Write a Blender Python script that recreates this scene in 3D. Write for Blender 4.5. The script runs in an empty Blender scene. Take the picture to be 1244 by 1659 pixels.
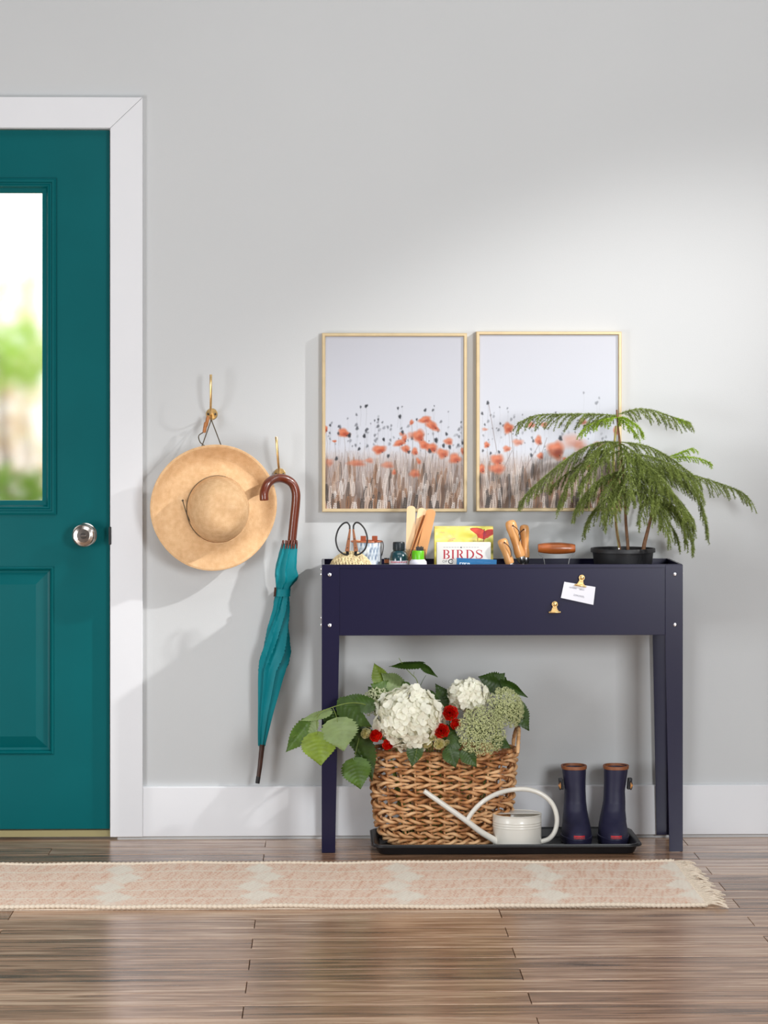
import bpy, bmesh, math, random
import numpy as np
from mathutils import Vector, Matrix, Quaternion

random.seed(7)
RNG = np.random.default_rng(11)
SC = bpy.context.scene
COL = SC.collection

# ------------------------------------------------------------------ camera
FPX, CX, HY = 4122.0, 622.0, 660.0          # focal length, principal point in px of the 1244x1659 frame
CAM = Vector((0.0, -7.4, 1.244))
YAW = math.atan((622.0 - 525.0) / FPX)
cd = bpy.data.cameras.new('camera')
cam = bpy.data.objects.new('camera', cd)
COL.objects.link(cam)
cam.location = CAM
cam.rotation_euler = (math.pi / 2, 0, -YAW)
cd.sensor_fit = 'VERTICAL'
cd.sensor_height = 36.0
cd.lens = FPX / 1659.0 * 36.0
cd.shift_y = -(829.5 - HY) / 1659.0
cd.clip_end = 200
SC.camera = cam

# ------------------------------------------------------------------ world, lights, exposure
w = bpy.data.worlds.new('sky'); SC.world = w; w.use_nodes = True
bg = w.node_tree.nodes['Background']
bg.inputs[0].default_value = (1.0, 1.0, 0.965, 1); bg.inputs[1].default_value = 1.7

def aim(o, target):
    o.rotation_euler = (Vector(target) - o.location).to_track_quat('-Z', 'Y').to_euler()

def area(name, loc, target, sx, sy, power, color=(1, 1, 1)):
    l = bpy.data.lights.new(name, 'AREA'); l.shape = 'RECTANGLE'; l.size = sx; l.size_y = sy
    l.energy = power; l.color = color
    o = bpy.data.objects.new(name, l); COL.objects.link(o); o.location = loc; aim(o, target); return o

kl = bpy.data.lights.new('key_spot', 'SPOT'); kl.energy = 2300; kl.color = (1.0, 0.99, 0.975)
kl.shadow_soft_size = 0.10; kl.spot_size = math.radians(11.8); kl.spot_blend = 1.0
key = bpy.data.objects.new('key_spot', kl); COL.objects.link(key); key.location = (5.80, -3.00, 4.79)
aim(key, (0.46, 0, 1.07))
area('softbox_left', (-2.3, -2.7, 0.75), (0.3, 0, 0.2), 0.9, 1.1, 42, (0.95, 0.98, 1.0))
area('softbox_right', (2.15, -5.0, 1.45), (0.9, 0, 0.4), 1.0, 1.3, 116, (0.95, 0.98, 1.0))
area('softbox_overhead', (0.6, -2.6, 4.5), (0.4, -0.5, 0.6), 3.4, 1.6, 46, (0.96, 0.985, 1.0))
area('added_fill_front', (-0.3, -5.2, 2.9), (0.2, 0, 0.25), 1.2, 1.0, 18, (0.96, 0.985, 1.0))  # unseen fill light, added to brighten the basket and flowers
SC.view_settings.view_transform = 'Standard'
SC.view_settings.look = 'None'
SC.view_settings.gamma = 1.0
SC.view_settings.use_curve_mapping = False
SC.view_settings.exposure = 0.0

# ------------------------------------------------------------------ helpers
def at(px, py, Y):
    """the point of the plane y = Y that the photograph shows at a pixel"""
    f = Vector((math.sin(YAW), math.cos(YAW), 0)); r = Vector((math.cos(YAW), -math.sin(YAW), 0))
    d = f + r * ((px - CX) / FPX) + Vector((0, 0, (HY - py) / FPX))
    return CAM + d * ((Y - CAM.y) / d.y)

def m_px(n, Y):                       # n pixels as metres at depth Y
    return n * (Y - CAM.y) / FPX

def lin(c):
    c = c / 255.0
    return c / 12.92 if c <= 0.04045 else ((c + 0.055) / 1.055) ** 2.4

def C(r, g, b): return (lin(r), lin(g), lin(b), 1.0)

def setp(o, label=None, cat=None, group=None, kind=None):
    if label: o['label'] = label
    if cat: o['category'] = cat
    if group: o['group'] = group
    if kind: o['kind'] = kind
    return o

def thing(name, label, cat, loc, group=None, kind=None):
    o = bpy.data.objects.new(name, None); COL.objects.link(o)
    o.empty_display_size = 0.05; o.location = loc
    return setp(o, label, cat, group, kind)

def wloc(o):
    v = Vector((0, 0, 0))
    while o is not None:
        v += o.location; o = o.parent
    return v

class MB:
    """collects shapes in world coordinates, then links them as one mesh object"""
    def __init__(s): s.v = []; s.f = []
    def add(s, vs, fs):
        b = len(s.v); s.v.extend([tuple(p) for p in vs]); s.f.extend([tuple(i + b for i in q) for q in fs]); return s
    def box(s, p0, p1):
        x0, x1 = sorted((p0[0], p1[0])); y0, y1 = sorted((p0[1], p1[1])); z0, z1 = sorted((p0[2], p1[2]))
        return s.add([(x0, y0, z0), (x1, y0, z0), (x1, y1, z0), (x0, y1, z0), (x0, y0, z1), (x1, y0, z1), (x1, y1, z1), (x0, y1, z1)],
                     [(0, 3, 2, 1), (4, 5, 6, 7), (0, 1, 5, 4), (1, 2, 6, 5), (2, 3, 7, 6), (3, 0, 4, 7)])
    def obox(s, c, ax, ay, az):
        c = Vector(c); ax, ay, az = Vector(ax), Vector(ay), Vector(az)
        vs = [c + ax * i + ay * j + az * k for k in (-1, 1) for i, j in ((-1, -1), (1, -1), (1, 1), (-1, 1))]
        return s.add(vs, [(0, 3, 2, 1), (4, 5, 6, 7), (0, 1, 5, 4), (1, 2, 6, 5), (2, 3, 7, 6), (3, 0, 4, 7)])
    def prism(s, pts, d):
        """pts: 3-D polygon, extruded by vector d"""
        n = len(pts); pts = [Vector(p) for p in pts]; d = Vector(d)
        vs = pts + [p + d for p in pts]
        fs = [tuple(range(n))[::-1], tuple(range(n, 2 * n))] + [(i, (i + 1) % n, n + (i + 1) % n, n + i) for i in range(n)]
        return s.add(vs, fs)
    def tube(s, pts, rad, n=10, cap=True, flat=1.0, flat_axis=None, spin=None):
        pts = [Vector(p) for p in pts]; m = len(pts)
        rs = rad if isinstance(rad, (list, tuple)) else [rad] * m
        vs = []; u = None
        for i, p in enumerate(pts):
            t = (pts[min(i + 1, m - 1)] - pts[max(i - 1, 0)]).normalized()
            if flat_axis is not None:
                u = Vector(flat_axis) - t * t.dot(Vector(flat_axis)); u.normalize()
            elif u is None:
                a = Vector((0, 0, 1)) if abs(t.z) < 0.9 else Vector((1, 0, 0))
                u = (a - t * a.dot(t)).normalized()
            else:
                u = (u - t * u.dot(t)).normalized()
            w_ = t.cross(u)
            for k in range(n):
                a = 2 * math.pi * k / n
                vs.append(p + (u * math.cos(a) * flat + w_ * math.sin(a)) * rs[i])
        fs = [(i * n + k, i * n + (k + 1) % n, (i + 1) * n + (k + 1) % n, (i + 1) * n + k) for i in range(m - 1) for k in range(n)]
        if cap:
            fs.append(tuple(range(n))[::-1]); fs.append(tuple(range((m - 1) * n, m * n)))
        return s.add(vs, fs)
    def ring(s, pts, rad, n=8):
        """closed tube"""
        pts = [Vector(p) for p in pts]; m = len(pts); vs = []; u = None
        for i, p in enumerate(pts):
            t = (pts[(i + 1) % m] - pts[i - 1]).normalized()
            if u is None:
                a = Vector((0, 0, 1)) if abs(t.z) < 0.9 else Vector((1, 0, 0)); u = a
            u = (u - t * u.dot(t)).normalized(); w_ = t.cross(u)
            r = rad[i] if isinstance(rad, (list, tuple)) else rad
            for k in range(n):
                a = 2 * math.pi * k / n; vs.append(p + (u * math.cos(a) + w_ * math.sin(a)) * r)
        fs = [(i * n + k, i * n + (k + 1) % n, ((i + 1) % m) * n + (k + 1) % n, ((i + 1) % m) * n + k) for i in range(m) for k in range(n)]
        return s.add(vs, fs)
    def lathe(s, prof, o, axis='z', n=32):
        """prof: (radius, height along the axis); axis 'z' up or 'y' towards the camera (-Y), or a Vector"""
        o = Vector(o)
        A = Vector((0, 0, 1)) if axis == 'z' else (Vector((0, -1, 0)) if axis == 'y' else Vector(axis).normalized())
        h = Vector((1, 0, 0)) if abs(A.x) < 0.9 else Vector((0, 0, 1))
        U = (h - A * h.dot(A)).normalized(); W = A.cross(U); vs = []; fs = []; idx = []
        for r, z in prof:
            if r < 1e-7:
                idx.append([len(vs)]); vs.append(o + A * z)
            else:
                b = len(vs); idx.append(list(range(b, b + n)))
                for k in range(n):
                    a = 2 * math.pi * k / n; vs.append(o + A * z + (U * math.cos(a) + W * math.sin(a)) * r)
        for a, b in zip(idx, idx[1:]):
            for k in range(n):
                k2 = (k + 1) % n
                if len(a) == 1 and len(b) == 1: continue
                if len(a) == 1: fs.append((a[0], b[k2], b[k]))
                elif len(b) == 1: fs.append((a[k], a[k2], b[0]))
                else: fs.append((a[k], a[k2], b[k2], b[k]))
        return s.add(vs, fs)
    def grid(s, P, close_j=False, close_i=False):
        ni, nj = len(P), len(P[0]); vs = [p for row in P for p in row]; fs = []
        for i in range(ni if close_i else ni - 1):
            for j in range(nj if close_j else nj - 1):
                i2, j2 = (i + 1) % ni, (j + 1) % nj
                fs.append((i * nj + j, i * nj + j2, i2 * nj + j2, i2 * nj + j))
        return s.add(vs, fs)
    def ball(s, c, rx, ry=None, rz=None, n=14, m=9):
        ry = rx if ry is None else ry; rz = rx if rz is None else rz; c = Vector(c)
        vs = [c + Vector((0, 0, -rz))]
        for i in range(1, m):
            a = -math.pi / 2 + math.pi * i / m
            for k in range(n):
                b = 2 * math.pi * k / n
                vs.append(c + Vector((rx * math.cos(a) * math.cos(b), ry * math.cos(a) * math.sin(b), rz * math.sin(a))))
        vs.append(c + Vector((0, 0, rz))); L = len(vs) - 1; fs = []
        for k in range(n): fs.append((0, 1 + (k + 1) % n, 1 + k)); fs.append((L, 1 + (m - 2) * n + k, 1 + (m - 2) * n + (k + 1) % n))
        for i in range(m - 2):
            for k in range(n):
                a = 1 + i * n; k2 = (k + 1) % n
                fs.append((a + k, a + k2, a + n + k2, a + n + k))
        return s.add(vs, fs)
    def frame(s, x0, x1, z0, z1, prof, close=True):
        """mitred rectangular moulding in the XZ plane; prof: (inset, y)"""
        P = []
        for d, y in prof:
            P.append([(x0 + d, y, z0 + d), (x1 - d, y, z0 + d), (x1 - d, y, z1 - d), (x0 + d, y, z1 - d)])
        return s.grid(P, close_j=True, close_i=close)
    def build(s, name, mat, parent=None, smooth=True, angle=38, bevel=0.0, seg=2, fix=True):
        me = bpy.data.meshes.new(name)
        o0 = wloc(parent) if parent is not None else Vector((0, 0, 0))
        me.from_pydata([(p[0] - o0.x, p[1] - o0.y, p[2] - o0.z) for p in s.v], [], s.f)
        if fix:
            bm = bmesh.new(); bm.from_mesh(me); bmesh.ops.recalc_face_normals(bm, faces=bm.faces); bm.to_mesh(me); bm.free()
        me.materials.append(mat)
        if smooth:
            me.polygons.foreach_set('use_smooth', [True] * len(me.polygons)); me.set_sharp_from_angle(angle=math.radians(angle))
        o = bpy.data.objects.new(name, me); COL.objects.link(o)
        if parent is not None: o.parent = parent
        if bevel:
            b = o.modifiers.new('bevel', 'BEVEL'); b.width = bevel; b.segments = seg; b.limit_method = 'ANGLE'; b.angle_limit = math.radians(40)
        return o

def smooth_path(pts, n=8):
    """Catmull-Rom through points"""
    pts = [Vector(p) for p in pts]; out = []
    for i in range(len(pts) - 1):
        p0 = pts[max(i - 1, 0)]; p1 = pts[i]; p2 = pts[i + 1]; p3 = pts[min(i + 2, len(pts) - 1)]
        for k in range(n):
            t = k / n
            out.append(0.5 * ((2 * p1) + (p2 - p0) * t + (2 * p0 - 5 * p1 + 4 * p2 - p3) * t * t + (3 * p1 - p0 - 3 * p2 + p3) * t ** 3))
    out.append(pts[-1]); return out

# ------------------------------------------------------------------ materials
def new_mat(name):
    m = bpy.data.materials.new(name); m.use_nodes = True
    nt = m.node_tree; return m, nt, nt.nodes['Principled BSDF']

def N(nt, t, **kw):
    n = nt.nodes.new(t)
    for k, v in kw.items():
        if k in n.inputs.keys(): n.inputs[k].default_value = v
        else: setattr(n, k, v)
    return n

def ramp(nt, fac, stops):
    r = nt.nodes.new('ShaderNodeValToRGB'); el = r.color_ramp.elements
    while len(el) > 1: el.remove(el[-1])
    el[0].position = stops[0][0]; el[0].color = stops[0][1]
    for p, c in stops[1:]:
        e = el.new(p); e.color = c
    nt.links.new(fac, r.inputs[0]); return r

def bump(nt, bsdf, height, strength=0.3, dist=0.001):
    b = nt.nodes.new('ShaderNodeBump'); b.inputs['Strength'].default_value = strength; b.inputs['Distance'].default_value = dist
    nt.links.new(height, b.inputs['Height']); nt.links.new(b.outputs[0], bsdf.inputs['Normal']); return b

def mat(name, col, rough=0.5, metal=0.0, var=0.0, vscale=40, bmp=0.0, bscale=200, bdist=0.0006, spec=None, coat=0.0, coat_rough=0.1, trans=0.0, stretch=None, sheen=0.0):
    m, nt, b = new_mat(name)
    b.inputs['Base Color'].default_value = col; b.inputs['Roughness'].default_value = rough; b.inputs['Metallic'].default_value = metal
    if spec is not None: b.inputs['Specular IOR Level'].default_value = spec
    if coat: b.inputs['Coat Weight'].default_value = coat; b.inputs['Coat Roughness'].default_value = coat_rough
    if sheen: b.inputs['Sheen Weight'].default_value = sheen
    tc = nt.nodes.new('ShaderNodeTexCoord'); vec = tc.outputs['Object']
    if stretch:
        mp = N(nt, 'ShaderNodeMapping'); mp.inputs['Scale'].default_value = stretch; nt.links.new(vec, mp.inputs[0]); vec = mp.outputs[0]
    if var:
        n = N(nt, 'ShaderNodeTexNoise', Scale=vscale, Detail=4.0); nt.links.new(vec, n.inputs['Vector'])
        d = tuple(max(0, c * (1 - var)) for c in col[:3]) + (1,); l = tuple(min(1, c * (1 + var)) for c in col[:3]) + (1,)
        r = ramp(nt, n.outputs[0], [(0.3, d), (0.7, l)]); nt.links.new(r.outputs[0], b.inputs['Base Color'])
    if bmp:
        n2 = N(nt, 'ShaderNodeTexNoise', Scale=bscale, Detail=3.0); nt.links.new(vec, n2.inputs['Vector']); bump(nt, b, n2.outputs[0], bmp, bdist)
    if trans:
        t = N(nt, 'ShaderNodeBsdfTranslucent'); mx = N(nt, 'ShaderNodeMixShader'); mx.inputs[0].default_value = trans
        t.inputs[0].default_value = col
        if var: nt.links.new(r.outputs[0], t.inputs[0])
        out = nt.nodes['Material Output']; nt.links.new(b.outputs[0], mx.inputs[1]); nt.links.new(t.outputs[0], mx.inputs[2]); nt.links.new(mx.outputs[0], out.inputs[0])
    return m

def paint_mat(name, rough=0.5, bmp=0.0, bscale=400, coat=0.0):
    m, nt, b = new_mat(name); b.inputs['Roughness'].default_value = rough
    a = N(nt, 'ShaderNodeAttribute'); a.attribute_name = 'ink'; nt.links.new(a.outputs['Color'], b.inputs['Base Color'])
    if coat: b.inputs['Coat Weight'].default_value = coat; b.inputs['Coat Roughness'].default_value = 0.08
    if bmp:
        tc = nt.nodes.new('ShaderNodeTexCoord'); n2 = N(nt, 'ShaderNodeTexNoise', Scale=bscale, Detail=2.0)
        nt.links.new(tc.outputs['Object'], n2.inputs['Vector']); bump(nt, b, n2.outputs[0], bmp, 0.0008)
    return m

M = {}
# wall: flat grey paint with roller texture
m, nt, b = new_mat('wall_paint'); b.inputs['Roughness'].default_value = 0.62
tc = nt.nodes.new('ShaderNodeTexCoord')
n1 = N(nt, 'ShaderNodeTexNoise', Scale=1.6, Detail=2.0); nt.links.new(tc.outputs['Object'], n1.inputs['Vector'])
r = ramp(nt, n1.outputs[0], [(0.3, (0.565, 0.575, 0.580, 1)), (0.7, (0.582, 0.592, 0.597, 1))]); nt.links.new(r.outputs[0], b.inputs['Base Color'])
n2 = N(nt, 'ShaderNodeTexNoise', Scale=260.0, Detail=3.0); nt.links.new(tc.outputs['Object'], n2.inputs['Vector']); bump(nt, b, n2.outputs[0], 0.22, 0.0008)
M['wall'] = m
M['room'] = mat('studio_paint', (0.5, 0.5, 0.5, 1), 0.8)
M['trim'] = mat('trim_white', (0.77, 0.775, 0.80, 1), 0.38, var=0.02, vscale=3, bmp=0.05, bscale=120)
M['door'] = mat('door_teal', C(0, 92, 96), 0.36, var=0.05, vscale=4, bmp=0.08, bscale=180, bdist=0.0004, spec=0.16)
M['nickel'] = mat('satin_nickel', (0.62, 0.57, 0.53, 1), 0.2, 1.0)
M['nickel_dark'] = mat('dark_nickel', (0.1, 0.09, 0.085, 1), 0.35, 1.0)
M['black_metal'] = mat('black_metal', (0.012, 0.012, 0.013, 1), 0.4)
M['brass'] = mat('brass', (0.90, 0.62, 0.28, 1), 0.28, 1.0, var=0.1, vscale=60)
M['frame_gold'] = mat('pale_gold', (0.63, 0.49, 0.29, 1), 0.4, 0.25, var=0.06, vscale=30)
M['navy'] = mat('navy_powdercoat', C(28, 26, 54), 0.28, bmp=0.12, bscale=420, bdist=0.0003, spec=0.34)
M['navy_in'] = M['navy']
M['bolt'] = mat('zinc', (0.85, 0.85, 0.87, 1), 0.3, 1.0)
M['black_plastic'] = mat('black_plastic', (0.012, 0.012, 0.014, 1), 0.42, bmp=0.1, bscale=500)
M['pot'] = mat('black_pot', (0.010, 0.010, 0.012, 1), 0.5)
M['soil'] = mat('soil', C(60, 44, 34), 0.9, var=0.5, vscale=120, bmp=0.8, bscale=160, bdist=0.004)
M['umb_wood'] = mat('cherry_wood', C(98, 38, 16), 0.32, var=0.3, vscale=30, stretch=(1, 1, 0.15), coat=0.4)
M['umb_dark'] = mat('dark_walnut', C(62, 34, 24), 0.3, var=0.3, vscale=40, coat=0.3)
M['umb_cloth'] = mat('teal_nylon', C(0, 124, 134), 0.5, var=0.06, vscale=20, bmp=0.1, bscale=700, spec=0.25)
M['straw_cord'] = mat('grey_cord', C(92, 80, 62), 0.8, var=0.3, vscale=400)
M['bead'] = mat('bead_wood', C(176, 112, 60), 0.45, var=0.2, vscale=90)
M['cream_enamel'] = mat('cream_enamel', C(232, 228, 218), 0.35, var=0.02, vscale=10, coat=0.3)
M['dark_in'] = mat('can_inside', C(150, 145, 135), 0.6)
M['boot'] = mat('navy_rubber', C(33, 32, 60), 0.55, var=0.05, vscale=20, bmp=0.06, bscale=120)
M['boot_sole'] = mat('navy_sole', C(32, 31, 58), 0.5)
M['tan'] = mat('tan_leather', C(139, 80, 44), 0.55, var=0.15, vscale=90)
M['tan_light'] = mat('light_tan_leather', C(196, 134, 74), 0.5, var=0.15, vscale=90)
M['black_strap'] = mat('black_strap', (0.012, 0.012, 0.016, 1), 0.45)
M['red_label'] = mat('red_label', C(190, 22, 40), 0.5)
M['red_dark'] = mat('red_label_text', C(96, 10, 24), 0.5)
M['paper'] = mat('paper_white', C(232, 232, 240), 0.6)
M['pencil'] = mat('pencil_grey', C(150, 150, 160), 0.7)
M['page'] = mat('page_edges', C(228, 222, 205), 0.8, var=0.06, vscale=300)
M['twine'] = mat('jute_twine', C(238, 212, 168), 0.85, var=0.3, vscale=120, bmp=0.3, bscale=600)
M['stick'] = mat('birch', C(250, 212, 166), 0.55, var=0.08, vscale=30, stretch=(1, 1, 0.1))
M['stick_b'] = mat('birch_tan', C(226, 164, 108), 0.55, var=0.08, vscale=30, stretch=(1, 1, 0.1))
M['snip_wood'] = mat('snip_wood', C(148, 92, 58), 0.45, var=0.2, vscale=60)
M['handle_wood'] = mat('ash_wood', C(222, 160, 98), 0.38, var=0.14, vscale=25, stretch=(1, 1, 0.15), coat=0.2)
M['grip_wood'] = mat('grip_wood', C(165, 88, 38), 0.32, var=0.35, vscale=45, stretch=(0.15, 1, 1), coat=0.3)
M['steel'] = mat('steel', (0.35, 0.35, 0.36, 1), 0.3, 1.0)
M['leather_thong'] = mat('leather_thong', C(62, 34, 22), 0.7)
M['teal_bottle'] = mat('teal_bottle', C(24, 62, 70), 0.22, coat=0.6)
M['dark_cap'] = mat('dark_cap', C(22, 34, 40), 0.35)
M['green_lid'] = mat('green_lid', C(98, 190, 12), 0.35)
M['white_plastic'] = mat('white_plastic', C(226, 224, 236), 0.35)
M['copper'] = mat('copper_leather', C(200, 122, 84), 0.4, 0.3)
M['rust_tab'] = mat('rust_leather', C(150, 66, 30), 0.6, var=0.15, vscale=100)
M['blue_cloth'] = mat('blue_cover', C(18, 104, 158), 0.45)
M['hyd'] = mat('hydrangea_petal', C(255, 251, 234), 0.6, var=0.05, vscale=60, trans=0.25)
M['hyd_core'] = mat('hydrangea_core', C(206, 198, 140), 0.8)
M['red_rose'] = mat('red_rose', C(244, 34, 12), 0.5, var=0.15, vscale=70, trans=0.4)
M['cream_rose'] = mat('cream_rose', C(254, 244, 200), 0.55, var=0.08, vscale=70, trans=0.5)
M['lace'] = mat('lace_floret', C(208, 212, 158), 0.7, var=0.14, vscale=90, trans=0.2)
M['lace_white'] = mat('lace_floret_pale', C(214, 218, 178), 0.7, var=0.1, vscale=90, trans=0.2)
M['stem_green'] = mat('stem_green', C(120, 138, 62), 0.6)
M['leaf_dark'] = mat('leaf_dark', C(60, 86, 28), 0.42, var=0.25, vscale=45, trans=0.18)
M['leaf_mid'] = mat('leaf_mid', C(84, 116, 36), 0.45, var=0.22, vscale=45, trans=0.25)
M['leaf_light'] = mat('leaf_light', C(136, 160, 54), 0.45, var=0.2, vscale=45, trans=0.3)
M['leaf_pale'] = mat('leaf_pale', C(142, 162, 104), 0.5, var=0.12, vscale=45, trans=0.25)
M['pine'] = mat('pine_needle', C(134, 148, 76), 0.5, var=0.25, vscale=25, trans=0.22)
M['pine_young'] = mat('pine_needle_young', C(158, 186, 56), 0.5, var=0.2, vscale=30, trans=0.3)
M['pine_stem'] = mat('pine_stem', C(172, 160, 92), 0.6, var=0.2, vscale=80)
M['pine_bark'] = mat('pine_bark', C(122, 86, 58), 0.7, var=0.3, vscale=90)
M['fringe'] = mat('cotton_fringe', C(224, 208, 188), 0.9, var=0.1, vscale=300, bmp=0.3, bscale=900)

# straw
m, nt, b = new_mat('straw'); b.inputs['Roughness'].default_value = 0.68
tc = nt.nodes.new('ShaderNodeTexCoord')
wa = N(nt, 'ShaderNodeTexWave', Scale=95.0, Distortion=6.0); wa.bands_direction = 'X'; wa.inputs['Detail'].default_value = 2
wb = N(nt, 'ShaderNodeTexWave', Scale=95.0, Distortion=6.0); wb.bands_direction = 'Z'; wb.inputs['Detail'].default_value = 2
for q in (wa, wb): nt.links.new(tc.outputs['Object'], q.inputs['Vector'])
mx = N(nt, 'ShaderNodeMath', operation='MULTIPLY'); nt.links.new(wa.outputs[1], mx.inputs[0]); nt.links.new(wb.outputs[1], mx.inputs[1])
no = N(nt, 'ShaderNodeTexNoise', Scale=60.0, Detail=8.0); nt.links.new(tc.outputs['Object'], no.inputs['Vector'])
ad = N(nt, 'ShaderNodeMath', operation='MULTIPLY_ADD'); nt.links.new(mx.outputs[0], ad.inputs[0]); ad.inputs[1].default_value = 0.42; nt.links.new(no.outputs[0], ad.inputs[2])
r = ramp(nt, ad.outputs[0], [(0.25, C(210, 164, 116)), (0.66, C(228, 186, 138)), (1.0, C(242, 206, 162))]); nt.links.new(r.outputs[0], b.inputs['Base Color'])
bump(nt, b, ad.outputs[0], 0.5, 0.0012); M['straw'] = m
# seagrass strand
m, nt, b = new_mat('seagrass'); b.inputs['Roughness'].default_value = 0.55
tc = nt.nodes.new('ShaderNodeTexCoord'); no = N(nt, 'ShaderNodeTexNoise', Scale=28.0, Detail=5.0); nt.links.new(tc.outputs['Object'], no.inputs['Vector'])
oi = N(nt, 'ShaderNodeObjectInfo'); ad = N(nt, 'ShaderNodeMath', operation='MULTIPLY_ADD'); nt.links.new(oi.outputs['Random'], ad.inputs[0]); ad.inputs[1].default_value = 0.16; nt.links.new(no.outputs[0], ad.inputs[2])
r = ramp(nt, ad.outputs[0], [(0.36, C(124, 72, 38)), (0.52, C(194, 134, 82)), (0.72, C(238, 192, 142))]); nt.links.new(r.outputs[0], b.inputs['Base Color'])
n2 = N(nt, 'ShaderNodeTexNoise', Scale=300.0, Detail=2.0); nt.links.new(tc.outputs['Object'], n2.inputs['Vector']); bump(nt, b, n2.outputs[0], 0.4, 0.001); M['seagrass'] = m
# floor planks
m, nt, b = new_mat('laminate_oak'); b.inputs['Specular IOR Level'].default_value = 0.62
geo = nt.nodes.new('ShaderNodeNewGeometry'); oi = N(nt, 'ShaderNodeObjectInfo')
cmb = N(nt, 'ShaderNodeCombineXYZ')
for k, s_ in enumerate((37.0, 11.0, 5.0)):
    q = N(nt, 'ShaderNodeMath', operation='MULTIPLY'); q.inputs[1].default_value = s_; nt.links.new(oi.outputs['Random'], q.inputs[0]); nt.links.new(q.outputs[0], cmb.inputs[k])
va = N(nt, 'ShaderNodeVectorMath', operation='ADD'); nt.links.new(geo.outputs['Position'], va.inputs[0]); nt.links.new(cmb.outputs[0], va.inputs[1])
mp = N(nt, 'ShaderNodeMapping'); mp.inputs['Scale'].default_value = (1.1, 16, 16); nt.links.new(va.outputs[0], mp.inputs[0])
g1 = N(nt, 'ShaderNodeTexNoise', Scale=2.6, Detail=7.0, Roughness=0.62, Distortion=0.6); nt.links.new(mp.outputs[0], g1.inputs['Vector'])
mp2 = N(nt, 'ShaderNodeMapping'); mp2.inputs['Scale'].default_value = (5, 120, 120); nt.links.new(va.outputs[0], mp2.inputs[0])
g2 = N(nt, 'ShaderNodeTexNoise', Scale=2.0, Detail=4.0); nt.links.new(mp2.outputs[0], g2.inputs['Vector'])
sm = N(nt, 'ShaderNodeMath', operation='MULTIPLY_ADD'); nt.links.new(g2.outputs[0], sm.inputs[0]); sm.inputs[1].default_value = 0.17; nt.links.new(g1.outputs[0], sm.inputs[2])
sm2 = N(nt, 'ShaderNodeMath', operation='MULTIPLY_ADD'); nt.links.new(oi.outputs['Random'], sm2.inputs[0]); sm2.inputs[1].default_value = 0.20; nt.links.new(sm.outputs[0], sm2.inputs[2])
r = ramp(nt, sm2.outputs[0], [(0.40, C(66, 47, 35)), (0.54, C(122, 90, 67)), (0.70, C(166, 127, 99)), (0.86, C(208, 174, 145))]); nt.links.new(r.outputs[0], b.inputs['Base Color'])
rr = ramp(nt, g1.outputs[0], [(0.3, (0.28, 0.28, 0.28, 1)), (0.7, (0.18, 0.18, 0.18, 1))]); nt.links.new(rr.outputs[0], b.inputs['Roughness'])
bump(nt, b, sm.outputs[0], 0.12, 0.0008); M['plank'] = m
# rough clear glass of the door
m, nt, b = new_mat('door_glass'); out = nt.nodes['Material Output']
rf = N(nt, 'ShaderNodeBsdfRefraction'); rf.inputs['Roughness'].default_value = 0.20; rf.inputs['IOR'].default_value = 1.12
gl = N(nt, 'ShaderNodeBsdfGlossy'); gl.inputs['Roughness'].default_value = 0.05
mx = N(nt, 'ShaderNodeMixShader'); mx.inputs[0].default_value = 0.03
nt.links.new(rf.outputs[0], mx.inputs[1]); nt.links.new(gl.outputs[0], mx.inputs[2]); nt.links.new(mx.outputs[0], out.inputs[0]); M['pane'] = m
m, nt, b = new_mat('clear_glass'); b.inputs['Transmission Weight'].default_value = 1.0; b.inputs['Roughness'].default_value = 0.02; b.inputs['IOR'].default_value = 1.3; M['glass'] = m

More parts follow.
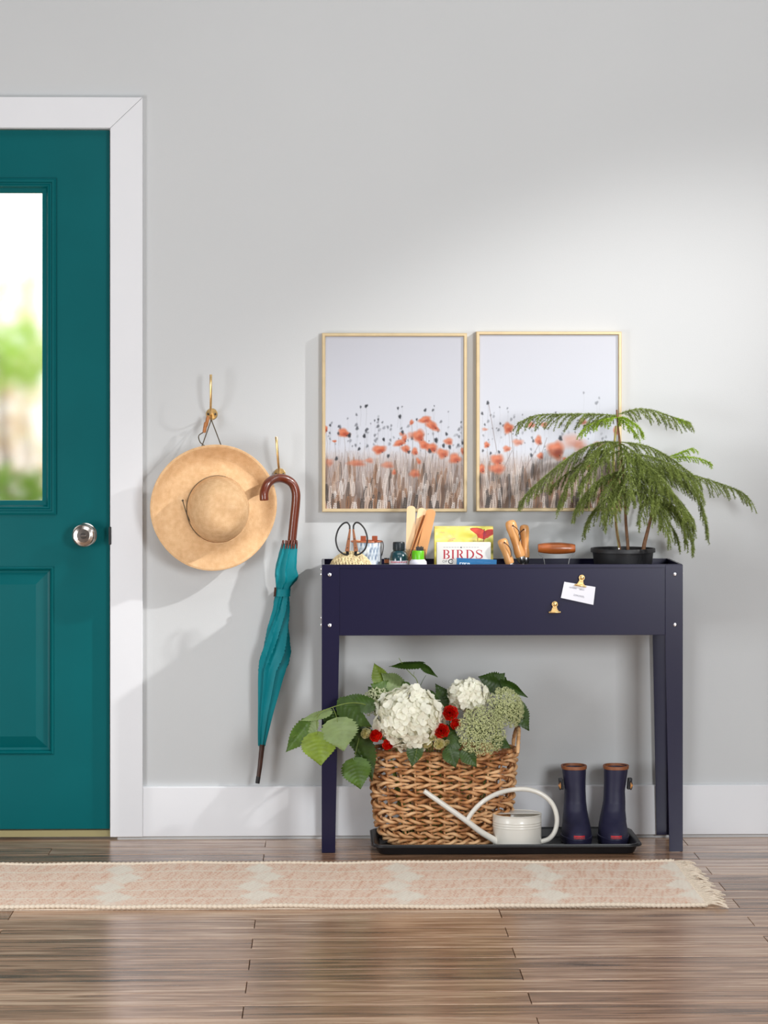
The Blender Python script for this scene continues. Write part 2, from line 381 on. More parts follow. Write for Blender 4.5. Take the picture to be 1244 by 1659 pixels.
# ------------------------------------------------------------------ flat print: a small painter whose picture becomes a colour attribute
class Paint:
    def __init__(s, w, h, col):
        s.w, s.h = w, h; s.a = np.zeros((h, w, 3)); s.a[:] = col
        s.Y, s.X = np.mgrid[0:h, 0:w].astype(float)
    def _mix(s, sl, mask, col):
        s.a[sl] = s.a[sl] * (1 - mask[..., None]) + np.array(col, float) * mask[..., None]
    def _sl(s, x0, x1, y0, y1):
        x0 = max(int(x0), 0); y0 = max(int(y0), 0); x1 = min(int(x1) + 1, s.w); y1 = min(int(y1) + 1, s.h)
        return None if x1 <= x0 or y1 <= y0 else (slice(y0, y1), slice(x0, x1))
    def blob(s, x, y, rx, ry, col, rot=0.0, al=1.0, soft=0.25, wob=0.0):
        R = max(rx, ry) * (1.4 + wob) + 2; sl = s._sl(x - R, x + R, y - R, y + R)
        if sl is None: return
        dx = s.X[sl] - x; dy = s.Y[sl] - y; c, sn = math.cos(rot), math.sin(rot)
        u = (dx * c + dy * sn) / rx; v = (-dx * sn + dy * c) / ry; d = np.sqrt(u * u + v * v)
        if wob:
            th = np.arctan2(v, u); ph = random.random() * 6
            d = d / (1 + wob * np.sin(3 * th + ph) + 0.5 * wob * np.sin(5 * th + 2 * ph))
        s._mix(sl, np.clip((1 + soft - d) / (2 * soft), 0, 1) * al, col)
    def line(s, pts, wd, col, al=1.0):
        for (x0, y0), (x1, y1) in zip(pts, pts[1:]):
            sl = s._sl(min(x0, x1) - wd - 1, max(x0, x1) + wd + 1, min(y0, y1) - wd - 1, max(y0, y1) + wd + 1)
            if sl is None: continue
            dx, dy = x1 - x0, y1 - y0; L2 = dx * dx + dy * dy + 1e-9
            t = np.clip(((s.X[sl] - x0) * dx + (s.Y[sl] - y0) * dy) / L2, 0, 1)
            d = np.hypot(s.X[sl] - x0 - t * dx, s.Y[sl] - y0 - t * dy)
            s._mix(sl, np.clip(wd / 2 + 0.5 - d, 0, 1) * al, col)
    def poly(s, pts, col, al=1.0):
        xs = [p[0] for p in pts]; ys = [p[1] for p in pts]; sl = s._sl(min(xs) - 1, max(xs) + 1, min(ys) - 1, max(ys) + 1)
        if sl is None: return
        acc = np.zeros(s.X[sl].shape)
        for ox, oy in ((-.25, -.25), (.25, -.25), (-.25, .25), (.25, .25)):
            ins = np.zeros(acc.shape, bool); X = s.X[sl] + ox; Y = s.Y[sl] + oy
            for (xa, ya), (xb, yb) in zip(pts, pts[1:] + pts[:1]):
                if ya == yb: continue
                ins ^= ((Y > min(ya, yb)) & (Y <= max(ya, yb)) & (X < xa + (Y - ya) * (xb - xa) / (yb - ya)))
            acc += ins * 0.25
        s._mix(sl, acc * al, col)
    def mesh(s, name, mat_, parent, o, ux, uz):
        """o: top-left corner, ux: full vector to the right, uz: full vector downwards"""
        w_, h_ = s.w, s.h; o = np.array(o, float) - np.array(wloc(parent)); ux = np.array(ux, float); uz = np.array(uz, float)
        gx, gy = np.meshgrid(np.linspace(0, 1, w_), np.linspace(0, 1, h_))
        V = o + gx[..., None] * ux + gy[..., None] * uz
        me = bpy.data.meshes.new(name); idx = np.arange(w_ * h_).reshape(h_, w_)
        F = np.stack([idx[:-1, :-1], idx[1:, :-1], idx[1:, 1:], idx[:-1, 1:]], -1).reshape(-1, 4)
        me.vertices.add(w_ * h_); me.vertices.foreach_set('co', V.reshape(-1).astype(np.float32))
        me.loops.add(F.size); me.loops.foreach_set('vertex_index', F.reshape(-1).astype(np.int32))
        me.polygons.add(len(F)); me.polygons.foreach_set('loop_start', np.arange(0, F.size, 4, dtype=np.int32))
        me.update(calc_edges=True)
        c = np.clip(s.a, 0, 255) / 255.0; c = np.where(c <= 0.04045, c / 12.92, ((c + 0.055) / 1.055) ** 2.4)
        rgba = np.concatenate([c.reshape(-1, 3), np.ones((w_ * h_, 1))], 1)
        at_ = me.color_attributes.new('ink', 'FLOAT_COLOR', 'POINT'); at_.data.foreach_set('color', rgba.reshape(-1).astype(np.float32))
        me.materials.append(mat_); ob = bpy.data.objects.new(name, me); COL.objects.link(ob); ob.parent = parent; return ob

# ================================================================== THE SETTING
XL, XR, YB, ZC = -3.6, 6.4, -9.0, 5.4
DX1 = at(177, 800, 0.0).x; DX0 = DX1 - 0.914           # door leaf edges
DZ1 = at(100, 211, 0.01).z
OX0, OX1, OZ = DX0 - 0.004, DX1 + 0.004, DZ1 + 0.004    # opening in the wall
b = MB(); T = 0.13
b.box((XL, 0, -0.02), (OX0 - 0.02, T, ZC)); b.box((OX1 + 0.02, 0, -0.02), (XR, T, ZC)); b.box((OX0 - 0.02, 0, OZ + 0.02), (OX1 + 0.02, T, ZC))
wb_ = setp(b.build('wall_back', M['wall'], smooth=False), kind='structure', label='light grey painted wall behind the planter')
for nm, p0, p1 in (('wall_left', (XL - 0.1, YB, 0), (XL, 0, ZC)), ('wall_right', (XR, YB, 0), (XR + 0.1, 0, ZC)), ('wall_front', (XL, YB - 0.1, 0), (XR, YB, ZC)), ('ceiling', (XL, YB, ZC), (XR, T, ZC + 0.1))):
    setp(MB().box(p0, p1).build(nm, M['room'], smooth=False), kind='structure')

# floor: slab plus separate laminate planks
fl = setp(MB().box((XL, YB, -0.05), (XR, T, -0.010)).build('floor', M['plank'], smooth=False), kind='structure', label='dark brown laminate plank floor')
PW, PL, Y0 = 0.1122, 1.2, -1.093
def plank_mesh(L, nm='plank'):
    bm = bmesh.new(); g = 0.0007; e = 0.0016; h = 0.010
    vs = [bm.verts.new(p) for p in [(g, g, 0), (L - g, g, 0), (L - g, PW - g, 0), (g, PW - g, 0),
          (g, g, h - e), (L - g, g, h - e), (L - g, PW - g, h - e), (g, PW - g, h - e),
          (g + e / 3, g + e, h), (L - g - e / 3, g + e, h), (L - g - e / 3, PW - g - e, h), (g + e / 3, PW - g - e, h)]]
    for q in [(0, 3, 2, 1), (8, 9, 10, 11)] + [(a + k, a + (k + 1) % 4, a + 4 + (k + 1) % 4, a + 4 + k) for a in (0, 4) for k in range(4)]:
        bm.faces.new([vs[i] for i in q])
    me = bpy.data.meshes.new(nm); bm.to_mesh(me); bm.free(); me.materials.append(M['plank']); return me
pm = plank_mesh(PL)
k = -10
while True:
    y1 = Y0 - k * PW; y0 = y1 - PW
    if y0 < -3.0: break
    off = 0.433 if k % 2 == 0 else -0.167
    if y1 <= 0.012:
        n0 = math.floor((-2.2 - off) / PL)
        for n in range(n0, n0 + 4 + (1 if k % 2 else 0)):
            o = bpy.data.objects.new('plank', pm); COL.objects.link(o); o.parent = fl; o.location = (off + n * PL, y0, -0.010)
    k += 1

# baseboard and door casing
cas_x0 = OX1 + 0.0; cas_x1 = at(231, 700, -0.018).x; cas_w = cas_x1 - cas_x0
bz = at(600, 1273.5, -0.014).z
bb = MB(); bb.prism([(cas_x1, 0, 0.001), (cas_x1, -0.014, 0.001), (cas_x1, -0.014, bz - 0.003), (cas_x1, -0.011, bz), (cas_x1, 0, bz)], (XR - cas_x1, 0, 0))
setp(bb.build('baseboard_back', M['trim'], smooth=False), kind='structure', label='plain white baseboard along the grey wall')
ct = thing('trim_1', 'white flat mitred casing around the teal door', None, (OX1, 0, 0), kind='structure')
cz = at(100, 157, -0.018).z
lx0, lx1 = OX0 - cas_w, OX0
seam = 0.0008; th = -0.018
def cprism(pts, nm): MB().prism([(x, 0, z) for x, z in pts], (0, th, 0)).build(nm, M['trim'], ct, smooth=False, bevel=0.0015)
cprism([(cas_x0, 0), (cas_x1, 0), (cas_x1, cz - seam), (cas_x0, OZ - seam)], 'casing_board')
cprism([(lx1, 0), (lx1, OZ - seam), (lx0, cz - seam), (lx0, 0)], 'casing_board')
cprism([(lx0, cz), (lx1, OZ), (cas_x0, OZ), (cas_x1, cz)], 'casing_board')
jb = MB()
jb.box((OX1 - 0.001, -0.004, 0), (OX1 + 0.02, T, OZ)); jb.box((OX0 - 0.02, -0.004, 0), (OX0 + 0.001, T, OZ)); jb.box((OX0 - 0.02, -0.004, OZ - 0.001), (OX1 + 0.02, T, OZ + 0.02))
jb.build('door_jamb', M['trim'], ct, smooth=False)
pz = at(178, 868, -0.02).z
MB().box((OX1 - 0.004, -0.0215, pz - 0.026), (OX1 + 0.0035, 0.0, pz + 0.026)).build('strike_plate', M['black_metal'], ct, smooth=False, bevel=0.002)

# door
dy0, dy1 = 0.008, 0.050           # leaf front and back
dz0 = at(80, 1343, dy0).z
dr = thing('door_1', 'teal panelled entry door with a glazed upper half', None, (DX0, dy0, dz0), kind='structure')
gx1 = at(90, 560, dy0).x; gx0 = DX0 + (DX1 - gx1)
gz1 = at(60, 290, dy0).z; gz0 = at(60, 833, dy0).z
px1 = at(87, 1000, dy0).x; px0 = DX0 + (DX1 - px1); pz1 = at(60, 918, dy0).z; pz0 = at(60, 1222, dy0).z
lf = MB()
def slab(x0, x1, z0, z1): lf.box((x0, dy0, z0), (x1, dy1, z1))
hx1, hx0 = max(gx1, px1), min(gx0, px0)
slab(hx1, DX1, dz0, DZ1); slab(DX0, hx0, dz0, DZ1); slab(hx0, hx1, gz1, DZ1); slab(hx0, hx1, pz1, gz0); slab(hx0, hx1, dz0, pz0)
if gx1 < hx1: slab(gx1, hx1, gz0, gz1); slab(hx0, gx0, gz0, gz1)
if px1 < hx1: slab(px1, hx1, pz0, pz1); slab(hx0, px0, pz0, pz1)
lf.build('leaf_frame', M['door'], dr, smooth=False)
s1 = m_px(22, 0.0)
fr = MB().frame(gx0, gx1, gz0, gz1, [(-0.002, dy0), (-0.002, dy0 - 0.006), (0.004, dy0 - 0.010), (0.009, dy0 - 0.010), (0.011, dy0 - 0.005), (0.015, dy0 - 0.005), (0.018, dy0 - 0.008), (0.022, dy0 - 0.006), (0.027, dy0 + 0.004), (s1, dy0 + 0.010), (s1, dy0 + 0.03), (-0.002, dy0 + 0.03)])
fr.build('glazing_moulding', M['door'], dr, angle=25)
pn = MB().box((gx0 + s1 - 0.008, dy0 + 0.016, gz0 + s1 - 0.008), (gx1 - s1 + 0.008, dy0 + 0.021, gz1 - s1 + 0.008))
setp(pn.build('glass_pane', M['pane'], dr, smooth=False), label='frosted glass pane')
pp = MB().frame(px0, px1, pz0, pz1, [(-0.001, dy0 + 0.001), (0.0, dy0 - 0.003), (0.005, dy0 - 0.006), (0.009, dy0 - 0.002), (0.012, dy0 + 0.008), (0.019, dy0 + 0.010), (0.021, dy0 + 0.009), (0.050, dy0 - 0.0005), (0.052, dy0 - 0.0015), (0.052, dy0 + 0.03), (-0.001, dy0 + 0.03)])
pp.build('panel_moulding', M['door'], dr, angle=18)
MB().box((px0 + 0.052, dy0 - 0.0015, pz0 + 0.052), (px1 - 0.052, dy0 + 0.03, pz1 - 0.052)).build('raised_panel', M['door'], dr, smooth=False)
kc = at(135, 868, dy0 - 0.06); R = m_px(19.5, -0.05)
kb = MB().lathe([(0.0, 0), (R * 0.98, 0.0), (R * 0.98, 0.004), (R * 0.8, 0.008), (0.014, 0.010), (0.012, 0.028), (R * 0.62, 0.034), (R * 0.97, 0.044), (R, 0.052), (R * 0.95, 0.058), (R * 0.82, 0.0615), (R * 0.80, 0.0595), (R * 0.55, 0.0615), (R * 0.53, 0.0595), (R * 0.30, 0.060), (0, 0.060)], (kc.x, dy0, kc.z), 'y', 48)
kn = kb.build('door_knob', M['nickel'], dr, angle=50)
MB().lathe([(0, 0.058), (R * 0.26, 0.060), (R * 0.26, 0.0622), (0, 0.0626)], (kc.x, dy0, kc.z), 'y', 24).build('lock_cylinder', M['nickel_dark'], kn)
MB().box((kc.x - R * 0.22, dy0 - 0.0645, kc.z - 0.0018), (kc.x + R * 0.22, dy0 - 0.062, kc.z + 0.0018)).build('thumb_turn', M['nickel'], kn, smooth=False, bevel=0.0006)
setp(MB().prism([(OX0, 0.14, -0.001), (OX0, -0.004, -0.001), (OX0, 0.004, 0.016), (OX0, 0.14, 0.018)], (OX1 - OX0, 0, 0)).build('trim_2', mat('threshold', C(150, 138, 96), 0.5, 0.3), smooth=False), kind='structure', label='tan threshold strip under the teal door')

# garden seen through the glass
setp(MB().box((-9, T, -0.30), (6, 16, -0.15)).build('garden_ground', mat('garden_ground', C(206, 190, 150), 0.9, var=0.3, vscale=3), smooth=False), kind='structure', label='pale garden ground outside the door')
def shrub(c, rx, ry, rz, n, leaf, m1, label):
    t = thing('garden_shrub', label, 'shrub', (c[0], c[1], -0.15), 'shrubs outside the door')
    V = []; F = []
    for i in range(n):
        d = Vector((random.gauss(0, 1), random.gauss(0, 1), random.gauss(0, 1))).normalized() * random.random() ** 0.33
        p = Vector((c[0] + d.x * rx, c[1] + d.y * ry, c[2] + d.z * rz)); q = Quaternion((random.gauss(0, 1), random.gauss(0, 1), random.gauss(0, 1), random.gauss(0, 1))); q.normalize()
        s = leaf * random.uniform(0.6, 1.2); k0 = len(V)
        for x, y in ((-0.5, 0), (0, -0.26), (0.6, 0), (0, 0.26)): V.append(p + q @ Vector((x * s, y * s, 0)))
        F.append((k0, k0 + 1, k0 + 2, k0 + 3))
    bb_ = MB(); bb_.v = [tuple(v) for v in V]; bb_.f = F
    bb_.build('foliage', m1, t, smooth=False, fix=False)
    MB().tube([(c[0], c[1], -0.16), (c[0] + 0.03, c[1], c[2] * 0.5), (c[0], c[1], c[2])], [0.03, 0.025, 0.01], 7).build('trunk', M['umb_dark'], t)
g1 = mat('garden_leaf', C(176, 214, 100), 0.6, var=0.3, vscale=2, trans=0.3); g2 = mat('garden_leaf_pink', C(240, 216, 192), 0.7, var=0.2, vscale=2, trans=0.3)
g3 = mat('garden_leaf_deep', C(120, 160, 60), 0.6, var=0.3, vscale=2, trans=0.3); g4 = mat('garden_leaf_pale', C(228, 234, 180), 0.6, var=0.2, vscale=2, trans=0.3)
shrub((-1.60, 5.2, 1.50), 0.30, 0.4, 0.20, 260, 0.09, g1, 'light green shrub outside, highest of those behind the door glass')
shrub((-1.66, 6.0, 1.05), 0.42, 0.4, 0.34, 300, 0.09, g2, 'pinkish pale shrub outside, between the two green ones behind the door glass')
shrub((-1.40, 3.9, 0.86), 0.26, 0.35, 0.12, 260, 0.08, g3, 'deep green low shrub outside, lowest behind the door glass')
shrub((-1.65, 6.6, 1.45), 0.45, 0.4, 0.60, 260, 0.10, g4, 'pale yellow-green shrub outside, farthest behind the door glass')

# ================================================================== WALL OBJECTS
def hook(tip, plate, label):
    pc = at(plate[0], plate[1], -0.002); tp = at(tip[0], tip[1], -0.07)
    t = thing('wall_hook', label, 'hook', (pc.x, 0, pc.z), 'brass wall hooks')
    MB().lathe([(0, 0.0005), (0.017, 0.0005), (0.017, 0.003), (0.0155, 0.0045), (0, 0.0048)], (pc.x, 0, pc.z), 'y', 28).build('back_plate', M['brass'], t)
    path = smooth_path([(pc.x, -0.004, pc.z), (pc.x - 0.0005, -0.022, pc.z + 0.001), (pc.x - 0.001, -0.048, pc.z + 0.012), (pc.x * 0.6 + tp.x * 0.4, -0.066, pc.z + 0.042), (pc.x * 0.2 + tp.x * 0.8, -0.072, pc.z + 0.085), (tp.x, -0.068, tp.z)], 5)
    n = len(path); MB().tube(path, [0.0028 + 0.0010 * (i / n) for i in range(n)], 10, flat=1.0).build('upper_prong', M['brass'], t)
    lo = smooth_path([(pc.x, -0.004, pc.z - 0.004), (pc.x, -0.020, pc.z - 0.010), (pc.x, -0.034, pc.z - 0.014), (pc.x, -0.042, pc.z - 0.006)], 4)
    MB().tube(lo, [0.0042] * (len(lo) - 3) + [0.0046, 0.005, 0.0045], 10).build('lower_prong', M['brass'], t)
    for s in (-1, 1): MB().lathe([(0, 0.004), (0.0032, 0.0045), (0.0026, 0.0062), (0, 0.0065)], (pc.x + s * 0.0105, 0, pc.z), 'y', 12).build('screw', M['nickel_dark'], t)
    return pc
h1 = hook((341.5, 607), (343, 671), 'brass double hook holding the cord of the straw hat')
h2 = hook((447.5, 708), (453, 768), 'brass double hook carrying the umbrella handle')

# straw hat
hc = at(347, 822, -0.095)
hat = thing('straw_hat', 'wide-brimmed natural straw sun hat hanging on the wall', 'hat', hc)
nA = Vector((0.17, -1, 0.07)).normalized(); uA = Vector((1, 0, 0)); uA = (uA - nA * uA.dot(nA)).normalized(); vA = Vector((0, 0, 1)); vA = (vA - nA * vA.dot(nA)).normalized()
if vA.z < 0: vA = -vA
RB = m_px(101, -0.09); RC = m_px(50.5, -0.14)
def hat_pt(a, c_, h): return hc + uA * a + vA * c_ + nA * h
NT = 120; crown = []
cx0, cz0 = 0.010, -m_px(3, 0)
for i in range(0, 30):
    t = i / 30 * math.pi / 2; rr_ = RC * math.cos(t) ** 0.72; hh = 0.118 * math.sin(t)
    row = []
    for k in range(NT):
        th_ = 2 * math.pi * k / NT; x = rr_ * math.cos(th_); z = rr_ * 1.07 * math.sin(th_)
        d = ((x - 0.012) / 0.030) ** 2 + ((z + 0.022) / 0.035) ** 2
        hh2 = hh - 0.012 * math.exp(-d) * math.sin(t) + 0.0025 * math.sin(3 * th_ + 1) * math.sin(2 * t)
        row.append(hat_pt(cx0 + x, cz0 + z, hh2))
    crown.append(row)
g = MB().grid(crown, close_j=True); g.f.append(tuple(range(29 * NT, 30 * NT)))
ob = g.build('crown', M['straw'], hat, angle=70)
md = ob.modifiers.new('solid', 'SOLIDIFY'); md.thickness = 0.0025
brim = []
for i in range(0, 25):
    s = i / 24; row = []
    for k in range(NT):
        th_ = 2 * math.pi * k / NT
        rad = RC * (1 - s) + RB * s * (1 + 0.012 * math.sin(2 * th_ + 0.6) + 0.008 * math.sin(3 * th_))
        x = cx0 * (1 - s) + rad * math.cos(th_); z = cz0 * (1 - s) + rad * math.sin(th_) * (1 + 0.07 * (1 - s))
        up = max(0, math.sin(th_)); dn = max(0, -math.sin(th_)); lf_ = max(0, -math.cos(th_)); rt = max(0, math.cos(th_))
        h = -0.016 * math.sin(math.pi * min(1, s * 1.05)) + 0.030 * s ** 2.2 * up - 0.022 * s * dn - 0.014 * s * lf_ - 0.012 * s * rt + 0.004 * s * math.sin(5 * th_ + 0.8)
        row.append(hat_pt(x, z, h))
    brim.append(row)
ob = MB().grid(brim, close_j=True).build('brim', M['straw'], hat, angle=70)
md = ob.modifiers.new('solid', 'SOLIDIFY'); md.thickness = 0.0025
MB().ring([p + nA * 0.0006 for p in brim[-1]], 0.0022, 8).build('brim_edge', M['straw'], hat)
band = [hat_pt(cx0 + RC * 1.005 * math.cos(a), cz0 + RC * 1.075 * math.sin(a), 0.004) for a in [math.radians(75 + 160 * k / 60) for k in range(61)]]
MB().tube(band, 0.0013, 6).build('crown_cord', M['straw_cord'], hat)
kn_ = at(296, 811, -0.118)
MB().tube(smooth_path([kn_, at(300, 825, -0.125), at(307, 843, -0.128), at(318, 856, -0.120)], 5), 0.0014, 6).build('cord_end', M['straw_cord'], hat)
MB().ball(kn_, 0.0032).build('cord_knot', M['straw_cord'], hat)
ct_ = Vector((h1.x, -0.034, h1.z - 0.016))
for e, Yb in (((326, 726), -0.10), ((359, 724), -0.10)):
    q = at(e[0], e[1], Yb)
    MB().tube(smooth_path([ct_, ct_ * 0.5 + q * 0.5 + Vector((0, 0.004, 0)), q], 5), 0.0016, 6).build('hanging_cord', M['straw_cord'], hat)
MB().tube(smooth_path([at(330, 700, -0.045), at(322, 706, -0.055), at(324, 716, -0.07), at(331, 722, -0.09)], 5), 0.0016, 6).build('hanging_cord', M['straw_cord'], hat)
MB().tube([at(337.5, 674, -0.050), at(336.5, 677, -0.050), at(334.5, 688, -0.050), at(333.5, 691, -0.050)], [0.0035, 0.0048, 0.0050, 0.0040], 14).build('wooden_toggle', M['bead'], hat)
MB().tube([at(333.5, 684, -0.056), at(333, 687, -0.056), at(331, 699, -0.056), at(330.5, 701, -0.056)], [0.0042, 0.0052, 0.0052, 0.0042], 14).build('wooden_toggle', M['bead'], hat)

# umbrella
uY = -0.055
um = thing('umbrella', 'furled teal umbrella with curved wooden handle hanging on the wall', 'umbrella', at(452, 775, uY))
hp = smooth_path([at(428, 811, uY - 0.075), at(428, 797, uY - 0.073), at(434, 783, uY - 0.06), at(446, 775.5, uY - 0.03), at(460, 775.5, uY - .01), at(473, 783, uY - .002), at(479, 797, uY), at(479, 815, uY), at(476, 845, uY), at(472, 884, uY)], 7)
rr_ = [m_px(7.2, uY)] * len(hp); rr_[0] = m_px(6.4, uY)
MB().tube(hp, rr_, 16).build('handle', M['umb_wood'], um)
secs = [(881, 468.5, 13), (888, 468, 14.5), (905, 465, 16.5), (922, 462.5, 18.5), (934, 464, 20.5), (941, 463, 19), (949, 459.5, 13.8), (956, 458, 12.2), (966, 457, 12.6), (975, 456, 14), (990, 455, 15.5), (1015, 451, 18.5), (1040, 448.5, 22), (1058, 446.5, 25.5), (1074, 444, 25.5), (1095, 440, 22.5), (1125, 435.5, 18.5), (1155, 430.5, 13.8), (1185, 426.5, 9.5), (1203, 424.5, 7), (1210, 424, 6.2)]
can = []; ng = 7; NTH = 96
ys = [s[0] for s in secs]; fine = np.arange(881, 1210.1, 3.0)
for y in fine:
    xc = np.interp(y, ys, [s[1] for s in secs]); hw = np.interp(y, ys, [s[2] for s in secs]); c0 = at(xc, y, uY); row = []
    f = (y - 881) / 329.0; tw = 0.4 + 2.6 * min(1, f * 1.6) if y > 960 else 0.4 + 1.2 * f
    dep = 0.42 if y > 960 else 0.30
    for k in range(NTH):
        a = 2 * math.pi * k / NTH
        sw = ((a * ng / (2 * math.pi) + tw * 1.1) % 1.0)
        fold = (sw ** 1.6) if sw < 0.86 else (1 - sw) / 0.14 * (0.86 ** 1.6)
        rad = m_px(hw, uY) * (1 - dep + dep * 1.22 * fold + 0.03 * math.sin(3 * a + y * 0.05))
        row.append(c0 + Vector((math.cos(a) * rad, math.sin(a) * rad * 0.66, 0.0022 * math.sin(5 * a + y * 0.02) * (1 if 930 < y < 945 else 0.2))))
    can.append(row)
can.insert(0, [c0_ for c0_ in [at(470, 880, uY)] * NTH]); can.append([at(424, 1212, uY)] * NTH)
MB().grid(can, close_j=True).build('canopy', M['umb_cloth'], um, angle=50)
st = []
for y, xc, hw in ((954, 458.2, 12.9), (957, 458, 12.7), (963, 457.3, 12.9), (966, 457, 13.3)):
    c0 = at(xc, y, uY); st.append([c0 + Vector((math.cos(2 * math.pi * k / 48) * m_px(hw, uY), math.sin(2 * math.pi * k / 48) * m_px(hw, uY) * 0.7, 0)) for k in range(48)])
MB().grid(st, close_j=True).build('strap', M['umb_cloth'], um)
MB().obox(at(445.5, 959, uY - 0.008), (0.003, 0, 0), (0, 0.006, 0), (0.001, 0, 0.013)).build('strap_end', M['umb_dark'], um, smooth=False)
for x, dy in ((459, -0.004), (464, -0.012), (468, -0.015), (472.5, -0.015), (476.5, -0.012), (480.5, -0.006)):
    p0 = at(x, 875, uY + dy); p1 = at(x - 1 + (470 - x) * -0.1, 889, uY + dy)
    MB().tube([p0, p0 * 0.9 + p1 * 0.1, p0 * 0.6 + p1 * 0.4, p1], [0.0020, 0.0033, 0.0033, 0.002], 10).build('rib_tip', M['umb_wood'], um)
MB().tube([at(424.5, 1206, uY), at(424, 1214, uY), at(421, 1242, uY), at(417.5, 1267, uY)], [0.0085, 0.0075, 0.0068, 0.0058], 14).build('ferrule', M['umb_dark'], um)
MB().tube([at(418.6, 1258, uY), at(417, 1269, uY)], [0.0066, 0.0062], 14).build('ferrule_tip', M['black_metal'], um)

# framed prints
def field(P, W, H, y0, seed):
    rs = random.Random(seed)
    for y in range(H):
        t = y / H
        f = min(1, max(0, (t - y0 + 0.05) / 0.12)); f = f * f * (3 - 2 * f); u = max(0, (t - y0) / (1 - y0))
        c = (np.array((212, 213, 222)) * (1 - min(1, t / y0)) + np.array((224, 227, 237)) * min(1, t / y0)) * (1 - f) + f * (np.array((212, 200, 198)) * (1 - u) + np.array((140, 120, 110)) * u)
        P.a[y, :, :] = c
    for i in range(34):
        x = rs.uniform(0, W); u = rs.random() ** 0.6
        P.blob(x, H * (y0 + 0.10 + (0.92 - y0) * u), W * rs.uniform(.02, .06), H * rs.uniform(.03, .09), rs.choice([(84, 74, 70), (138, 108, 86), (50, 46, 48), (196, 150, 126)]), al=(0.2 + 0.55 * u) * rs.uniform(.5, 1), soft=0.8)
    for i in range(int(W * 2.6)):
        x = rs.uniform(-5, W + 5); yb = H * rs.uniform(y0 + 0.08, 1.06); L = H * rs.uniform(.05, .16); yt = max(yb - L, H * (y0 - 0.06 * rs.random() ** 2)); lean = rs.uniform(-.10, .18) * L
        u = max(0, min(1, (yb / H - y0) / (1 - y0))); c = rs.choice([(226, 214, 208), (206, 190, 180), (176, 146, 124), (136, 110, 94), (232, 222, 220), (110, 88, 76), (70, 62, 60)])
        P.line([(x, yb), (x + lean * 0.4, (yb + yt) / 2), (x + lean, yt)], rs.uniform(0.4, 1.0), c, al=0.25 + 0.35 * u)
    ears = []
    for i in range(int(W * 0.62)):
        ears.append((H * (y0 + 0.02 + (0.95 - y0) * rs.random() ** 0.75), rs.uniform(0, W)))
    for yt, x in sorted(ears):
        u = (yt / H - y0) / (1 - y0); L = H * rs.uniform(.08, .15); lean = rs.uniform(-.12, .22)
        tone = rs.choice([(224, 204, 190), (230, 216, 208), (156, 108, 74), (122, 88, 66), (66, 58, 54), (208, 180, 160), (238, 230, 226)]); sz = 0.65 + 0.5 * u
        n = int(L / (3.6 * sz))
        for k in range(n):
            yy = yt + k * 3.6 * sz; xx = x - lean * (yy - yt); wd = sz * (0.6 + 0.8 * math.sin(math.pi * (k + .6) / n))
            P.line([(xx, yy + 2.0 * sz), (xx, yy + 4.2 * sz)], 1.2, (58, 48, 44), al=0.45 * (0.4 + u))
            for s in (-1, 1): P.blob(xx + s * 1.7 * wd, yy, 1.1 * wd + .3, 2.0 * sz, tone, rot=s * 0.5, al=0.5 + 0.45 * u, soft=0.25)
        for q in (-1, 0, 1): P.line([(x, yt), (x + lean * 10 + q * 4, yt - 14)], 0.5, tone, al=0.35)

def poppies(P, sc, ox, oy, L, stems=True):
    for x, y, rx, ry, rot, al in L:
        x, y = (x - ox) * sc, (y - oy) * sc; rx *= sc; ry *= sc
        if stems and al > 0.6: P.line([(x, y), (x + 3, y + 30), (x + 1, y + 70)], 0.9, (110, 96, 88), al=0.45)
        P.blob(x, y, rx, ry, (214, 106, 66), rot, al, 0.35, 0.12); P.blob(x - rx * .2, y - ry * .25, rx * .6, ry * .5, (236, 142, 104), rot, al * .8, 0.6, 0.1)
        P.blob(x + rx * .25, y + ry * .3, rx * .5, ry * .4, (170, 62, 34), rot, al * .7, 0.6, 0.1)
        if al > 0.8: P.blob(x + rx * .5, y + ry * .7, 1.6, 1.2, (54, 34, 36), al=0.7)
def buds(P, sc, ox, oy, L):
    for x, y, r_, al in L:
        x, y = (x - ox) * sc, (y - oy) * sc
        P.line([(x, y), (x + 1, y + 30 * sc * 2), (x - 1, y + 150 * sc)], 0.7, (120, 120, 126), al=0.35 * al)
        P.blob(x, y, max(1.2, r_ * sc * 0.75), max(1.6, r_ * sc * 1.1), (44, 46, 54), rot=random.uniform(-.5, .8), al=al, soft=0.4, wob=0.1)

def print_thing(x0, x1, y0, y1, paint, label, gain):
    D = 0.026
    a = at(x0, y0, -D); c = at(x1, y1, -D)
    t = thing('framed_print', label, 'picture', (a.x, 0, c.z), 'pair of poppy prints')
    MB().frame(a.x, c.x, c.z, a.z, [(0, -0.001), (0, -D + 0.002), (0.002, -D), (0.0075, -D), (0.0095, -D + 0.002), (0.0100, -D + 0.006), (0.0105, -D + 0.010), (0.0105, -0.001)]).build('frame', M['frame_gold'], t, angle=30)
    i = 0.0100
    MB().box((a.x + i, -0.001, c.z + i), (c.x - i, -0.020, a.z - i)).build('backing_board', M['paper'], t, smooth=False)
    paint.a *= gain
    paint.mesh('print', M['print'], t, (a.x + i, -0.0205, a.z - i), (c.x - a.x - 2 * i, 0, 0), (0, 0, c.z - a.z + 2 * i))
M['print'] = paint_mat('printed_photo', 0.38, coat=0.25)
W_, H_ = 290, 362
P1 = Paint(W_, H_, (220, 222, 230)); field(P1, W_, H_, 0.675, 3)
sc = W_ / (1150 - 80); ox, oy = 80, 115
rs = random.Random(5)
